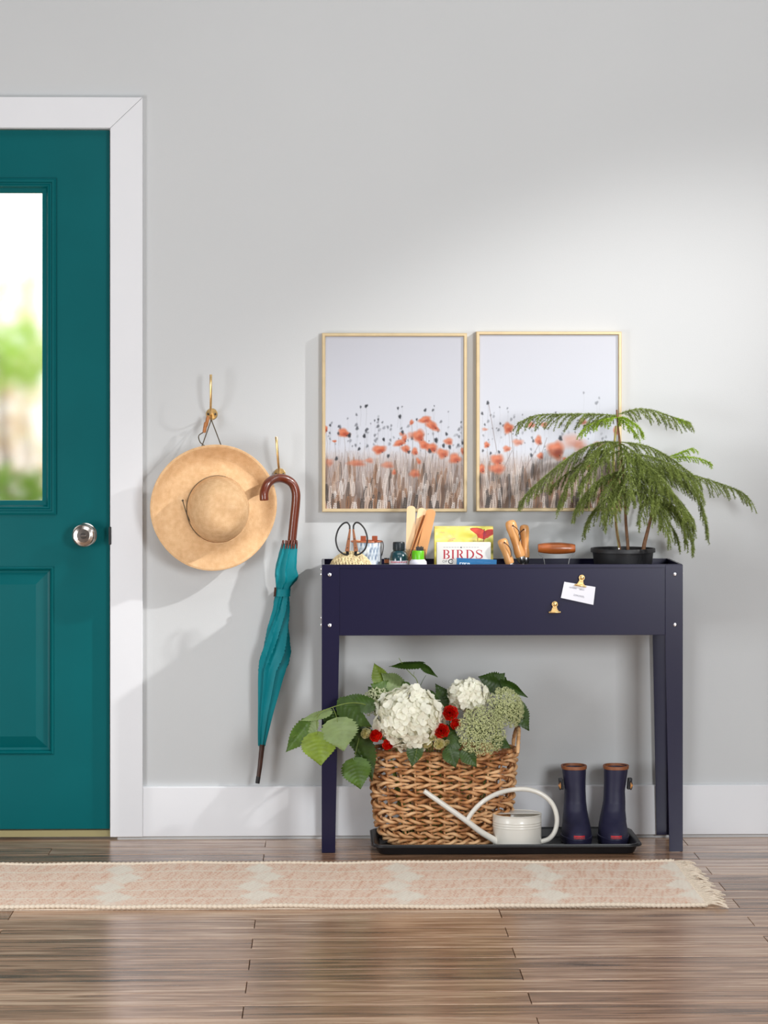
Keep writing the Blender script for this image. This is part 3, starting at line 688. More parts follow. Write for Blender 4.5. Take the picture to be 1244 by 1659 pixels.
buds(P1, sc, ox, oy, [(rs.uniform(100, 1140), rs.triangular(690, 1010, 860), rs.uniform(6, 13), rs.uniform(.15, .5)) for _ in range(80)])
poppies(P1, sc, ox, oy, [(320, 1095, 65, 25, 0, .5), (560, 1110, 45, 25, 0, .45), (770, 1175, 38, 30, 0, .65), (110, 1090, 30, 30, 0, .35), (420, 1075, 30, 20, 0, .4), (740, 880, 28, 25, 0, .35)], False)
poppies(P1, sc, ox, oy, [(222, 862, 42, 30, .3, 1), (495, 990, 48, 30, -.1, 1), (850, 760, 45, 24, -.2, 1), (905, 806, 52, 28, .6, 1), (800, 885, 42, 45, 0, 1), (650, 940, 40, 22, -.3, .95), (845, 955, 40, 28, .4, 1), (900, 978, 42, 32, 0, 1), (985, 1020, 42, 34, .3, .9), (1080, 1060, 42, 36, 0, .9), (1030, 928, 32, 25, 0, .8), (700, 985, 32, 26, .3, .85), (770, 1005, 22, 28, 0, .85), (150, 925, 16, 9, 0, .8), (84, 830, 12, 24, 0, .9), (690, 905, 18, 30, .2, .85), (745, 780, 14, 20, .4, .8), (670, 870, 20, 14, 0, .6), (1140, 1000, 14, 25, 0, .9), (800, 1080, 14, 26, -.5, .7), (610, 1165, 14, 22, .2, .7)])
buds(P1, sc, ox, oy, [(395, 653, 13, 1), (352, 660, 9, .7), (655, 735, 14, 1), (640, 670, 10, .8), (672, 658, 7, .5), (488, 757, 9, .9), (460, 765, 8, .6), (380, 885, 14, 1), (400, 835, 13, .7), (325, 825, 14, .7), (265, 880, 16, 1), (180, 865, 11, .7), (530, 912, 12, 1), (935, 918, 17, 1), (850, 685, 12, .9), (910, 685, 10, .7), (920, 652, 6, .6), (785, 757, 9, .8), (1015, 870, 12, .9), (1040, 970, 14, .9), (992, 960, 14, .9), (340, 985, 12, .9), (165, 1060, 14, .9), (565, 1040, 13, .9), (675, 855, 13, .9), (885, 1002, 16, .9), (118, 803, 9, .8), (182, 810, 9, .7), (1128, 778, 8, .6), (1112, 890, 11, .5), (1105, 955, 11, .6), (320, 720, 10, .5), (485, 810, 13, .6), (725, 1010, 12, .8), (1140, 940, 11, .9)])
print_thing(521.5, 756.5, 539.5, 829.5, P1, 'gold-framed poppy field print on the left, nearer the umbrella', 0.87)
P2 = Paint(W_, H_, (224, 227, 236)); field(P2, W_, H_, 0.70, 9)
sc = W_ / (1155 - 80); ox, oy = 80, 105
buds(P2, sc, ox, oy, [(rs.uniform(90, 1140), rs.triangular(650, 1050, 900), rs.uniform(6, 12), rs.uniform(.15, .45)) for _ in range(70)])
for x0, y0, x1, y1 in ((150, 640, 215, 1020), (325, 850, 360, 1250), (540, 950, 400, 1200), (600, 900, 520, 1150), (330, 1000, 260, 1150), (640, 1000, 610, 1200)): P2.line([((x0 - ox) * sc, (y0 - oy) * sc), ((x1 - ox) * sc, (y1 - oy) * sc)], 1.2, (120, 100, 96), al=.6)
poppies(P2, sc, ox, oy, [(800, 930, 85, 55, 0, .3), (860, 970, 50, 40, 0, .3), (480, 800, 28, 22, 0, .6), (580, 800, 28, 20, 0, .6), (880, 775, 30, 25, 0, .5), (375, 935, 40, 24, 0, .5), (930, 1130, 28, 20, 0, .7), (1000, 950, 40, 20, 0, .35)], False)
poppies(P2, sc, ox, oy, [(302, 825, 34, 38, 0, 1), (670, 995, 58, 62, 0, 1), (215, 1070, 45, 40, 0, .9), (215, 1140, 58, 34, 0, .75), (95, 1140, 24, 32, 0, 1), (135, 955, 20, 22, 0, .9), (290, 985, 28, 22, 0, .7), (535, 920, 24, 34, 0, .85), (550, 1040, 22, 24, .3, .9), (1135, 850, 20, 32, 0, .8), (120, 835, 22, 12, 0, .4), (740, 1065, 20, 14, 0, .6), (1100, 1250, 30, 40, 0, .4)])
buds(P2, sc, ox, oy, [(143, 630, 13, .9), (100, 712, 11, .8), (235, 663, 7, .4), (295, 672, 8, .4), (240, 790, 9, .7), (705, 905, 17, 1), (985, 630, 14, .4), (1005, 592, 9, .3), (885, 552, 9, .35), (668, 705, 8, .6), (165, 1020, 10, .8), (230, 1010, 11, .8), (480, 1035, 13, .8), (105, 1000, 10, .7), (120, 798, 9, .6), (495, 925, 11, .7)])
print_thing(771.5, 1007, 537, 828.5, P2, 'gold-framed poppy field print on the right, partly behind the pine', 0.90)

# ================================================================== PLANTER TABLE
FY, BY = -0.300, -0.022
pl = at(521, 1000, FY); pr_ = at(1106, 1000, FY); PX0, PX1 = pl.x, pr_.x
PZ1 = at(800, 914.5, FY).z; PZ0 = at(800, 1029.5, FY).z
tb = thing('raised_planter', 'navy metal raised planter table on four tapered legs', 'planter', ((PX0 + PX1) / 2, (FY + BY) / 2, 0))
th = 0.003
lw1, lw0 = m_px(28.5, FY), m_px(22, FY)          # leg flange width at the top and at the floor
MB().box((PX0 + 0.004, FY + 0.003, PZ0), (PX1 - 0.004, FY + 0.006, PZ1 - 0.001)).build('front_panel', M['navy'], tb, smooth=False, bevel=0.001)
MB().box((PX0 + 0.004, BY - 0.006, PZ0), (PX1 - 0.004, BY - 0.003, PZ1 - 0.001)).build('back_panel', M['navy'], tb, smooth=False, bevel=0.001)
for x in (PX0 + 0.003, PX1 - 0.006): MB().box((x, FY + 0.006, PZ0), (x + 0.003, BY - 0.006, PZ1 - 0.001)).build('side_panel', M['navy'], tb, smooth=False)
MB().box((PX0 + 0.006, FY + 0.006, PZ0), (PX1 - 0.006, BY - 0.006, PZ0 + 0.003)).build('bottom_panel', M['navy'], tb, smooth=False)
LZ = PZ1 - 0.095
MB().box((PX0 + 0.0065, FY + 0.0065, LZ - 0.004), (PX1 - 0.0065, BY - 0.0065, LZ)).build('liner_tray', M['black_plastic'], tb, smooth=False)
rim = [(PX0 + 0.001, FY + 0.001, PZ1), (PX1 - 0.001, FY + 0.001, PZ1), (PX1 - 0.001, BY - 0.001, PZ1), (PX0 + 0.001, BY - 0.001, PZ1)]
rb = MB()
P = [[(x + dx * sx, y + dy * sy, PZ1 + dz) for (x, y, _), sx, sy in zip(rim, (1, -1, -1, 1), (1, 1, -1, -1))] for dx, dy, dz in ((0, 0, -0.010), (0, 0, 0), (0.007, 0.007, 0), (0.007, 0.007, -0.003), (0.002, 0.002, -0.003), (0.002, 0.002, -0.010))]
rb.grid(P, close_j=True, close_i=True).build('rim', M['navy'], tb, smooth=False, bevel=0.0006)
legs = {}
for sx in (0, 1):
    for sy in (0, 1):
        X = PX0 if sx == 0 else PX1; d = 1 if sx == 0 else -1
        Y = FY if sy == 0 else BY; e = 1 if sy == 0 else -1
        g = MB()
        zt = PZ1 - 0.0015
        g.prism([(X, Y, 0.001), (X + d * lw0, Y, 0.001), (X + d * lw0 * 1.02, Y, 0.05), (X + d * lw1, Y, PZ0 - 0.02), (X + d * lw1, Y, zt), (X, Y, zt)], (0, e * 0.0028, 0))
        g.prism([(X, Y + e * 0.0028, 0.001), (X, Y + e * lw0, 0.001), (X, Y + e * lw1, PZ0 - 0.02), (X, Y + e * lw1, zt), (X, Y + e * 0.0028, zt)], (d * 0.0028, 0, 0))
        legs[sx, sy] = g.build('leg', M['navy'], tb, smooth=False, bevel=0.0008)
        for zz in (at(533, 931, FY).z, at(533, 1013, FY).z):
            prof = [(0, 0.0), (0.0058, 0.0), (0.0058, 0.0012), (0.0046, 0.0032), (0.0020, 0.0040), (0, 0.0040)]
            ax = Vector((0, -e, 0)); c0 = (X + d * m_px(13, FY), Y, zz)
            MB().lathe(prof, c0, ax, 16).build('bolt', M['bolt'], legs[sx, sy])
            ax = Vector((-d, 0, 0)); c1 = (X, Y + e * m_px(13, FY), zz)
            MB().lathe(prof, c1, ax, 16).build('bolt', M['bolt'], legs[sx, sy])

# clips and note
def clip(c, rot, label):
    base = at(c[0], c[1], FY - 0.002); ca, sa = math.cos(rot), math.sin(rot)
    def L(x, z, y): return Vector((base.x + x * ca - z * sa, FY + 0.003 - y, base.z + x * sa + z * ca))
    t = thing('bulldog_clip', label, 'clip', base, 'brass clips on the planter front')
    MB().tube([L(-0.0165, -0.010, 0.007), L(-0.0150, -0.010, 0.007), L(0.0150, -0.010, 0.007), L(0.0165, -0.010, 0.007)], [0.0018, 0.0028, 0.0028, 0.0018], 10).build('jaw', M['brass'], t)
    g = MB(); pts = [(-0.0145, -0.010), (0.0145, -0.010), (0.0085, -0.003), (0.0062, 0.004), (-0.0062, 0.004), (-0.0085, -0.003)]
    g.prism([L(x, z, 0.002) for x, z in pts], (0, -0.004, 0)); g.build('spring_body', M['brass'], t, smooth=False, bevel=0.001)
    g = MB(); pts = [(-0.0055, 0.002), (0.0055, 0.002)] + [(0.0085 * math.sin(a), 0.0125 - 0.0085 * math.cos(a)) for a in [0.7 + k * (2 * math.pi - 1.4) / 16 for k in range(17)]]
    g.prism([L(x, z, 0.007) for x, z in pts], (0, -0.0025, 0)); gr = g.build('finger_grip', M['brass'], t, smooth=False, bevel=0.0006)
    MB().ball(L(0, 0.0125, 0.0095), 0.0062, 0.0030, 0.0062).build('grip_dome', M['brass'], gr)
note = thing('note_card', 'small white card with pencil handwriting clipped to the planter front', 'card', at(936, 960, FY - 0.003))
q = [at(x, y, FY - 0.0012) for x, y in ((914, 942.5), (964.5, 951), (961, 980), (908.5, 968.5))]
MB().prism(q, (0, -0.0006, 0)).build('card', M['paper'], note, smooth=False)
def scrib(x0, y0, n, w_, amp, seed):
    rs = random.Random(seed); pts = []
    for k in range(n * 6):
        t = k / (n * 6 - 1); pts.append(at(x0 + w_ * t + 0.9 * math.sin(k * 2.1), y0 + w_ * t * 0.17 + amp * math.sin(k * 1.55 + rs.random()) * rs.uniform(.5, 1), FY - 0.0021))
    MB().tube(smooth_path(pts, 3), 0.00035, 4, flat=0.5).build('handwriting', M['pencil'], note)
scrib(922, 951.5, 5, 12, 1.5, 1); scrib(938, 954.5, 3, 8, 1.5, 2); scrib(929, 964, 6, 17, 2.0, 3)
clip((941, 943), -0.16, 'brass bulldog clip holding the white card')
clip((898.5, 986), 0.0, 'brass bulldog clip holding nothing, below and left of the card')

# ---- twine and snips
tc_ = at(568, 930, -0.20); TR = m_px(36.5, -0.20)
tw = thing('twine_ball', 'ball of pale jute twine at the left end of the planter', 'twine', (tc_.x, tc_.y, LZ))
MB().ball(tc_, TR * 0.93, TR * 0.93, TR * 0.93, 28, 18).build('core', M['twine'], tw)
for kk in range(9):
    ax = Vector((random.uniform(-.35, .35), random.uniform(-.8, .8), random.uniform(-.3, .3) + 1)).normalized() if kk < 4 else Vector((random.gauss(0, 1), random.gauss(0, 1), random.gauss(0, .5))).normalized()
    h = Vector((1, 0, 0)); U = (h - ax * h.dot(ax)).normalized(); W2 = ax.cross(U); pts = []
    turns = 11
    for i in range(turns * 30):
        a = 2 * math.pi * i / 30; lat = (i / (turns * 30) - 0.5) * 1.5
        pts.append(tc_ + (U * math.cos(a) * math.cos(lat) + W2 * math.sin(a) * math.cos(lat) + ax * math.sin(lat)) * (TR * (0.965 + 0.006 * kk)))
    MB().tube(pts, 0.0016, 5).build('twine_wrap', M['twine'], tw)
sn = thing('garden_snips', 'black looped garden snips with wooden grips stuck in twine ball', 'scissors', at(569, 897, -0.215))
sy_ = -0.235
for s in (-1, 1):
    top = [(569.5 + s * 3, 858), (569.5 + s * 3.5, 851), (569.5 + s * 8, 846.5), (569.5 + s * 15, 849.5), (569.5 + s * 22, 859), (569.5 + s * 25.5, 874), (569.5 + s * 22, 889), (569.5 + s * 14, 897), (569.5 + s * 7, 899)]
    MB().tube(smooth_path([at(x, y, sy_) for x, y in top], 6), m_px(1.35, sy_), 10).build('loop', M['black_metal'], sn)
    g = MB(); poly = [(569.5 + s * 1.2, 857), (569.5 + s * 4, 857), (569.5 + s * 10.8, 893), (569.5 + s * 3.6, 893.5)]
    g.prism([at(x, y, sy_ + 0.004) for x, y in poly], (0, -0.008, 0)); gp = g.build('wooden_grip', M['snip_wood'], sn, smooth=False, bevel=0.0015)
    for f in (0.45, 0.85): MB().lathe([(0, 0), (0.0016, 0), (0.0012, 0.0009), (0, 0.001)], at(569.5 + s * (2.6 + 4.6 * f), 857 + 36 * f, sy_ - 0.004), 'y', 10).build('rivet', M['black_metal'], gp)
    MB().tube([at(569.5 + s * 7, 892, sy_), at(569.5 + s * 4, 912, sy_ + 0.01), at(569.5, 935, sy_ + 0.02)], [0.004, 0.004, 0.001], 8, flat=0.4, flat_axis=(0, 1, 0)).build('blade', M['black_metal'], sn)

# ---- patterned pail
pc = at(594, 877, -0.095); pr = m_px(24.5, -0.095)
pa = thing('patterned_pail', 'small blue-white patterned pail with copper rim behind twine ball', 'pail', (pc.x, pc.y, LZ))
Pp = Paint(150, 70, (206, 216, 224))
for i in range(26):
    for j in range(8):
        x = i * 6 + (3 if j % 2 else 0); y = j * 9 + 2; c = random.choice([(120, 140, 166), (150, 168, 188), (96, 116, 146), (170, 184, 198), (238, 242, 244)])
        Pp.blob(x, y, 2.0, 4.4, c, rot=0.5, al=.8, soft=0.4); Pp.blob(x + 2.5, y + 2, 1.2, 3.4, (242, 246, 248), rot=-0.4, al=.8, soft=0.5)
po = Pp.mesh('pail_wall', paint_mat('pail_pattern', 0.5), pa, (0, 0, 0), (1, 0, 0), (0, 0, -1))
co = np.empty(len(po.data.vertices) * 3, np.float32); po.data.vertices.foreach_get('co', co); co = co.reshape(-1, 3) + np.array(wloc(pa), np.float32)
ang = co[:, 0] * 2 * math.pi; hh_ = -co[:, 2]; zt = pc.z; rad = pr * (1 - 0.05 * hh_) * (1 + 0.010 * np.sin(ang * 18))
nw = np.stack([-np.sin(ang) * rad, np.cos(ang) * rad, zt - LZ - hh_ * (zt - LZ - 0.001)], 1)
po.data.vertices.foreach_set('co', nw.astype(np.float32).reshape(-1)); po.data.update()
MB().ring([(pc.x + pr * 1.02 * math.cos(a), pc.y + pr * 1.02 * math.sin(a), zt) for a in [2 * math.pi * k / 40 for k in range(40)]], 0.0022, 8).build('rim', M['copper'], pa)
for x in (588.5, 607): MB().obox(at(x, 873.0, -0.095 - pr * 0.93), (0.0078, 0, 0), (0, 0.0015, 0), (0, 0, 0.0085)).build('leather_tab', M['rust_tab'], pa, smooth=False, bevel=0.0008)
MB().tube(smooth_path([at(619.5, 877, -0.10), at(621, 884, -0.105), at(620, 893, -0.105), at(618.5, 900, -0.10)], 4), 0.0012, 6).build('hanging_cord', M['leather_thong'], pa)
sm_ = at(626.5, 904.5, -0.13)
cp = thing('small_tin', 'tiny black tin between the pail and the dark bottle', 'tin', (sm_.x, sm_.y, LZ))
MB().lathe([(0, 0), (0.0075, 0), (0.0075, sm_.z - LZ), (0.007, sm_.z - LZ + 0.001), (0, sm_.z - LZ + 0.001)], (sm_.x, sm_.y, LZ), 'z', 20).build('body', M['black_metal'], cp)
MB().lathe([(0.0077, sm_.z - LZ - 0.013), (0.0077, sm_.z - LZ - 0.003)], (sm_.x, sm_.y, LZ), 'z', 20).build('band', M['copper'], cp)

# ---- dark bottle
bc = at(646, 900, -0.21); bt = thing('dark_bottle', 'dark teal glass bottle with ribbed black cap beside wooden markers', 'bottle', (bc.x, bc.y, LZ))
zc0, zc1 = at(646, 892, -0.21).z - LZ, at(646, 878, -0.21).z - LZ; br = m_px(15.5, -0.21); cr = m_px(9.8, -0.21)
MB().lathe([(0, 0), (br, 0), (br, zc0 - 0.026), (br * 0.97, zc0 - 0.016), (br * 0.84, zc0 - 0.006), (cr * 0.9, zc0), (0, zc0)], (bc.x, bc.y, LZ), 'z', 32).build('body', M['teal_bottle'], bt)
MB().lathe([(0, zc0), (cr * 0.96, zc0), (cr, zc0 + 0.003), (cr, zc1 - 0.003), (cr * 0.93, zc1), (0, zc1)], (bc.x, bc.y, LZ), 'z', 32).build('cap', M['dark_cap'], bt)
for k in range(14):
    a = -math.pi * (0.1 + 0.8 * k / 13); p = Vector((bc.x + cr * math.cos(a), bc.y + cr * math.sin(a), LZ))
    MB().box((p.x - 0.0006, p.y - 0.0006, p.z + zc0 + 0.004), (p.x + 0.0006, p.y + 0.0006, p.z + zc1 - 0.004)).build('cap_rib', M['dark_cap'], bt, smooth=False)
zl = at(646, 909, -0.24).z - LZ
MB().lathe([(br * 1.012, zl - 0.03), (br * 1.012, zl), (br * 0.99, zl + 0.0005)], (bc.x, bc.y, LZ), 'z', 32).build('label', M['white_plastic'], bt)
g = MB()
for k in range(9):
    a = -math.pi / 2 - 0.85 + 1.7 * k / 8; p = Vector((bc.x + br * 1.02 * math.cos(a), bc.y + br * 1.02 * math.sin(a), LZ + zl - 0.0035)); g.obox(p, (0.0013, 0, 0), (0, 0.0005, 0), (0.0005 * (k % 3 - 1), 0, 0.0022))
g.build('label_lettering', M['red_label'], bt, smooth=False)

# ---- glass with wooden plant markers
gc = at(671, 889, -0.15); gr_ = m_px(19, -0.15); zg = gc.z - LZ
gj = thing('glass_tumbler', 'clear glass tumbler holding the wooden plant markers', 'glass', (gc.x, gc.y, LZ))
MB().lathe([(0, 0), (gr_ * .9, 0), (gr_, 0.004), (gr_, zg), (gr_ - 0.0018, zg), (gr_ - 0.002, 0.006), (0, 0.006)], (gc.x, gc.y, LZ), 'z', 36).build('tumbler', M['glass'], gj)
def marker(top, bot, wd, Y, yaw, mt, label):
    a = at(top[0], top[1], Y); c = at(bot[0], bot[1], -0.15); z0 = LZ + 0.008
    c = a + (c - a) * ((a.z - z0) / (a.z - c.z))
    d = (a - c); L = d.length; d.normalize(); n = Vector((math.sin(yaw), -math.cos(yaw), 0)); n = (n - d * n.dot(d)).normalized(); s = d.cross(n).normalized(); hw = m_px(wd, Y) / 2
    t = thing('plant_marker', label, 'plant marker', c, 'wooden plant markers')
    pts = [c - s * hw, c + s * hw] + [a - d * hw * 0.85 + s * hw * math.cos(k * math.pi / 10) + d * hw * 0.85 * math.sin(k * math.pi / 10) ** 0.8 for k in range(11)]
    MB().prism([p - n * 0.0009 for p in pts], n * 0.0018).build('stick', mt, t, smooth=False, bevel=0.0004)
marker((666, 819.5), (664, 905), 14, -0.155, 0.0, M['stick'], 'upright pale wooden plant marker, leftmost of the bunch')
marker((684.5, 823), (669, 905), 14, -0.145, 0.1, M['stick'], 'leaning pale wooden plant marker, second widest from left')
marker((687, 834), (663, 905), 15, -0.152, 1.25, M['stick_b'], 'wooden plant marker seen nearly edge on, left of two')
marker((694, 829), (667, 905), 15, -0.160, 1.25, M['stick_b'], 'wooden plant marker seen nearly edge on, right of two')
marker((699, 825), (681, 905), 16, -0.168, 0.1, M['stick_b'], 'leaning tan wooden plant marker, rightmost of the bunch')

# ---- white bottle with green lid
vc = at(677, 905, -0.245); vb = thing('shaker_bottle', 'small white bottle with bright green lid and black comb top', 'bottle', (vc.x, vc.y, LZ))
z_a, z_b, z_c = (at(677, y, -0.245).z - LZ for y in (906, 892, 886)); vr, vl = m_px(14.5, -0.245), m_px(10, -0.245)
MB().lathe([(0, 0), (vr, 0), (vr, z_a - 0.016), (vr * 0.95, z_a - 0.006), (vl * 1.05, z_a), (0, z_a)], (vc.x, vc.y, LZ), 'z', 32).build('body', M['white_plastic'], vb)
MB().lathe([(0, z_a), (vl, z_a), (vl, z_b - 0.003), (vl * 0.9, z_b), (0, z_b)], (vc.x, vc.y, LZ), 'z', 32).build('lid', M['green_lid'], vb)
for k in range(5): MB().tube([(vc.x + 0.002 + (k - 2) * 0.0042 + 0.003, vc.y, LZ + z_b - 0.001), (vc.x + 0.002 + (k - 2) * 0.0044 + 0.003, vc.y, LZ + z_c + 0.002 * (k % 2))], [0.0023, 0.0020], 8).build('comb_tooth', M['black_metal'], vb)

# ---- books
def book(x0, x1, ytop, Y, thick, paint, label, cover, tilt=0.0):
    a = at(x0, ytop, Y); c = at(x1, ytop, Y); zt_ = a.z; W2 = c.x - a.x; H2 = zt_ - LZ - 0.001
    t = thing('garden_book', label, 'book', ((a.x + c.x) / 2, Y + thick / 2, LZ), 'books in the planter')
    R_ = Matrix.Rotation(-tilt, 3, 'Y')
    piv = Vector((a.x, Y, LZ + 0.001))
    def X(p): return piv + R_ @ (Vector(p) - piv)
    def bx(p0, p1):
        g = MB().box(p0, p1); g.v = [tuple(X(v)) for v in g.v]; return g
    bx((a.x, Y, LZ + 0.001), (c.x, Y + 0.0018, zt_)).build('front_cover', cover, t, smooth=False, bevel=0.0005)
    bx((a.x, Y + thick - 0.0018, LZ + 0.001), (c.x, Y + thick, zt_)).build('back_cover', cover, t, smooth=False, bevel=0.0005)
    bx((a.x, Y + 0.0018, LZ + 0.001), (a.x + 0.002, Y + thick - 0.0018, zt_)).build('spine', cover, t, smooth=False)
    bx((a.x + 0.002, Y + 0.0018, LZ + 0.004), (c.x - 0.003, Y + thick - 0.0018, zt_ - 0.003)).build('page_block', M['page'], t, smooth=False)
    tl = X((a.x + 0.0005, Y - 0.0003, zt_ - 0.0005)); ux = R_ @ Vector((W2 - 0.001, 0, 0)); uz = R_ @ Vector((0, 0, -(H2 - 0.001)))
    paint.mesh('cover_print', M['cover'], t, tl, ux, uz)
M['cover'] = paint_mat('printed_cover', 0.4)
# yellow butterfly cover: 95 px wide, drawn at 3 units per photo px
K = 3.0
Pb = Paint(int(95 * K), int(115 * K), (238, 226, 116)); rs = random.Random(2)
for i in range(160): Pb.blob(rs.uniform(0, 285), rs.uniform(0, 180), rs.uniform(4, 16), rs.uniform(3, 10), rs.choice([(246, 240, 176), (232, 214, 84), (240, 232, 140), (214, 206, 70), (250, 246, 206)]), al=rs.uniform(.2, .5), soft=.8)
for x, y, r_, c in ((150, 42, 24, (196, 188, 50)), (180, 46, 16, (186, 176, 40)), (262, 70, 18, (160, 170, 50)), (280, 100, 20, (170, 172, 60)), (282, 130, 14, (90, 110, 40)), (230, 6, 20, (200, 206, 70))): Pb.blob(x, y, r_, r_ * .6, c, al=.6, soft=.8)
for i in range(5): Pb.line([(30 + i * 14, 22 + i * 3), (50 + i * 13, 48 + i * 4), (72 + i * 8, 66)], 2.2, (226, 170, 150), al=.6)
Pb.line([(24, 30), (48, 30)], 2, (214, 130, 110), al=.7); Pb.line([(70, 68), (98, 60)], 3, (206, 120, 140), al=.7); Pb.line([(64, 74), (90, 70)], 3, (190, 90, 100), al=.6)
Pb.poly([(172, 10), (180, 7), (205, 7), (228, 12), (240, 17), (243, 22), (258, 15), (276, 13), (286, 15), (286, 40), (270, 48), (258, 58), (248, 60), (244, 66), (236, 64), (210, 56), (204, 40), (186, 26), (174, 17)], (206, 58, 40))
Pb.poly([(176, 12), (205, 9), (228, 14), (240, 22), (226, 40), (206, 36), (188, 24)], (226, 84, 60), .8); Pb.poly([(243, 24), (262, 18), (285, 18), (284, 38), (262, 46), (246, 50)], (158, 36, 34), .8)
Pb.line([(241, 14), (240, 40), (238, 62)], 4, (96, 20, 30)); Pb.blob(243, 40, 8, 12, (150, 24, 60), al=.8, soft=.4); Pb.line([(172, 11), (182, 7), (206, 6), (230, 12)], 1.6, (110, 30, 30))
for x in (210, 239): Pb.line([(x, 56), (x - 1, 64), (x, 76)], 3, (130, 30, 40))
Pb.line([(186, 74), (206, 74)], 2, (60, 54, 40)); Pb.line([(216, 74), (236, 74)], 2, (60, 54, 40)); Pb.line([(0, 6), (50, 6)], 3, (206, 170, 110), .7)
book(703.5, 799, 853, -0.145, 0.022, Pb, 'yellow-green book with red butterfly, rearmost of the planter books', mat('yellow_cover', C(226, 206, 96), 0.5))
# BIRDS cover
K = 4.0
Pq = Paint(int(87 * K), int(100 * K), (230, 227, 222)); RED = (176, 22, 44)
def ser(x, y0, y1, wd): Pq.poly([(x, y0), (x + wd, y0), (x + wd, y1), (x, y1)], RED)
def serif(x, y, wd): Pq.poly([(x, y), (x + wd, y), (x + wd, y + 2.6), (x, y + 2.6)], RED)
yt_, yb_ = 54, 122; 
def bowl(cx_, cy_, rx, ry, w0, a0=-math.pi / 2, a1=math.pi / 2):
    pts = [(cx_ + rx * math.cos(a0 + (a1 - a0) * k / 24), cy_ + ry * math.sin(a0 + (a1 - a0) * k / 24)) for k in range(25)]
    for k, (p, q2) in enumerate(zip(pts, pts[1:])):
        f = abs(math.cos(a0 + (a1 - a0) * (k + .5) / 24)); Pq.line([p, q2], 2.4 + w0 * f, RED)
# B
x = 38; ser(x + 5, yt_, yb_, 10); serif(x, yt_, 26); serif(x, yb_ - 2.6, 28); serif(x + 15, (yt_ + yb_) / 2 - 2, 8); bowl(x + 20, yt_ + 17, 17, 15.5, 6.5); bowl(x + 20, yb_ - 18, 20, 16.5, 7)
x = 92; ser(x + 6, yt_, yb_, 10); serif(x, yt_, 22); serif(x, yb_ - 2.6, 22)
x = 124; ser(x + 6, yt_, yb_, 10); serif(x, yt_, 26); serif(x, yb_ - 2.6, 22); bowl(x + 20, yt_ + 18, 18, 16.5, 6.5); Pq.poly([(x + 20, yt_ + 34), (x + 30, yt_ + 33), (x + 48, yb_), (x + 36, yb_)], RED); serif(x + 34, yb_ - 2.6, 18)
x = 186; ser(x + 6, yt_, yb_, 10); serif(x, yt_, 24); serif(x, yb_ - 2.6, 24); bowl(x + 18, (yt_ + yb_) / 2, 31, 32.5, 8)
x = 250
sp = [(x + 38, yt_ + 16), (x + 34, yt_ + 5), (x + 22, yt_ + 1.5), (x + 9, yt_ + 6), (x + 6, yt_ + 17), (x + 14, yt_ + 27), (x + 28, yt_ + 35), (x + 40, yt_ + 46), (x + 40, yt_ + 58), (x + 30, yb_ - 3), (x + 16, yb_ - 1.5), (x + 5, yb_ - 8), (x + 3, yb_ - 19)]
sp = [(v.x, v.y) for v in smooth_path([(p[0], p[1], 0) for p in sp], 6)]
for k, (p, q2) in enumerate(zip(sp, sp[1:])):
    f = math.exp(-((k / len(sp) - 0.5) / 0.22) ** 2); Pq.line([p, q2], 2.6 + 8 * f, RED)
Pq.line([(x + 38.5, yt_ + 2), (x + 38.5, yt_ + 20)], 2.4, RED); Pq.line([(x + 3, yb_ - 2), (x + 3, yb_ - 20)], 2.4, RED)
for k in range(13):
    if k != 6: Pq.line([(44 + k * 17.5 if k < 6 else 50 + k * 17.5, 35), (52 + k * 17.5 if k < 6 else 58 + k * 17.5, 35)], 5.5, (168, 166, 168), al=.7)
Pq.poly([(156, 30), (163, 36), (156, 42), (149, 36)], (36, 36, 40))
for k in range(3): Pq.line([(160, 12 + k * 5), (320, 12 + k * 5)], 1.2, (208, 204, 200), .6)
# small black line under the title: "OF"
bw = (34, 34, 38)
for cx_ in (44,): 
    pts = [(cx_ + 7 * math.cos(a), 141 + 8 * math.sin(a)) for a in [2 * math.pi * k / 20 for k in range(21)]]; Pq.line(pts, 2.4, bw)
Pq.line([(58, 133), (58, 150)], 3, bw); Pq.line([(58, 133), (67, 133)], 2.2, bw); Pq.line([(58, 141), (65, 141)], 2.2, bw)
pts = [(90 + 15 * math.cos(a), 142 + 15 * math.sin(a)) for a in [-0.7 - 4.8 * k / 22 for k in range(23)]]; Pq.line(pts, 6, bw); Pq.line([(92, 143), (106, 143)], 3, bw)
book(707.5, 795, 879, -0.205, 0.028, Pq, 'white bird guide with large red letters, middle of the planter books', mat('white_cover', C(228, 224, 216), 0.5))
Pu = Paint(200, 220, (16, 104, 160))
for i in range(40): Pu.blob(random.uniform(0, 200), random.uniform(0, 60), 20, 8, (30, 120, 176), al=.2, soft=.8)
for k in range(3): Pu.line([(60 + k * 40, 12 + 2 * k), (90 + k * 40, 12 + 2 * k)], 2.5, (90, 130, 190), al=.6)
xs = 16
for ch in range(4):
    X0_ = xs + ch * 13; Pu.line([(X0_, 25), (X0_, 44)], 4, (240, 244, 250)); Pu.line([(X0_, 25), (X0_ + 8, 25)], 3, (240, 244, 250))
    if ch % 2: Pu.line([(X0_ + 8, 25), (X0_ + 8, 44)], 4, (240, 244, 250))
book(737, 801.5, 904, -0.245, 0.012, Pu, 'blue booklet with white letters, frontmost and lowest of the planter books', M['blue_cloth'], tilt=-0.05)

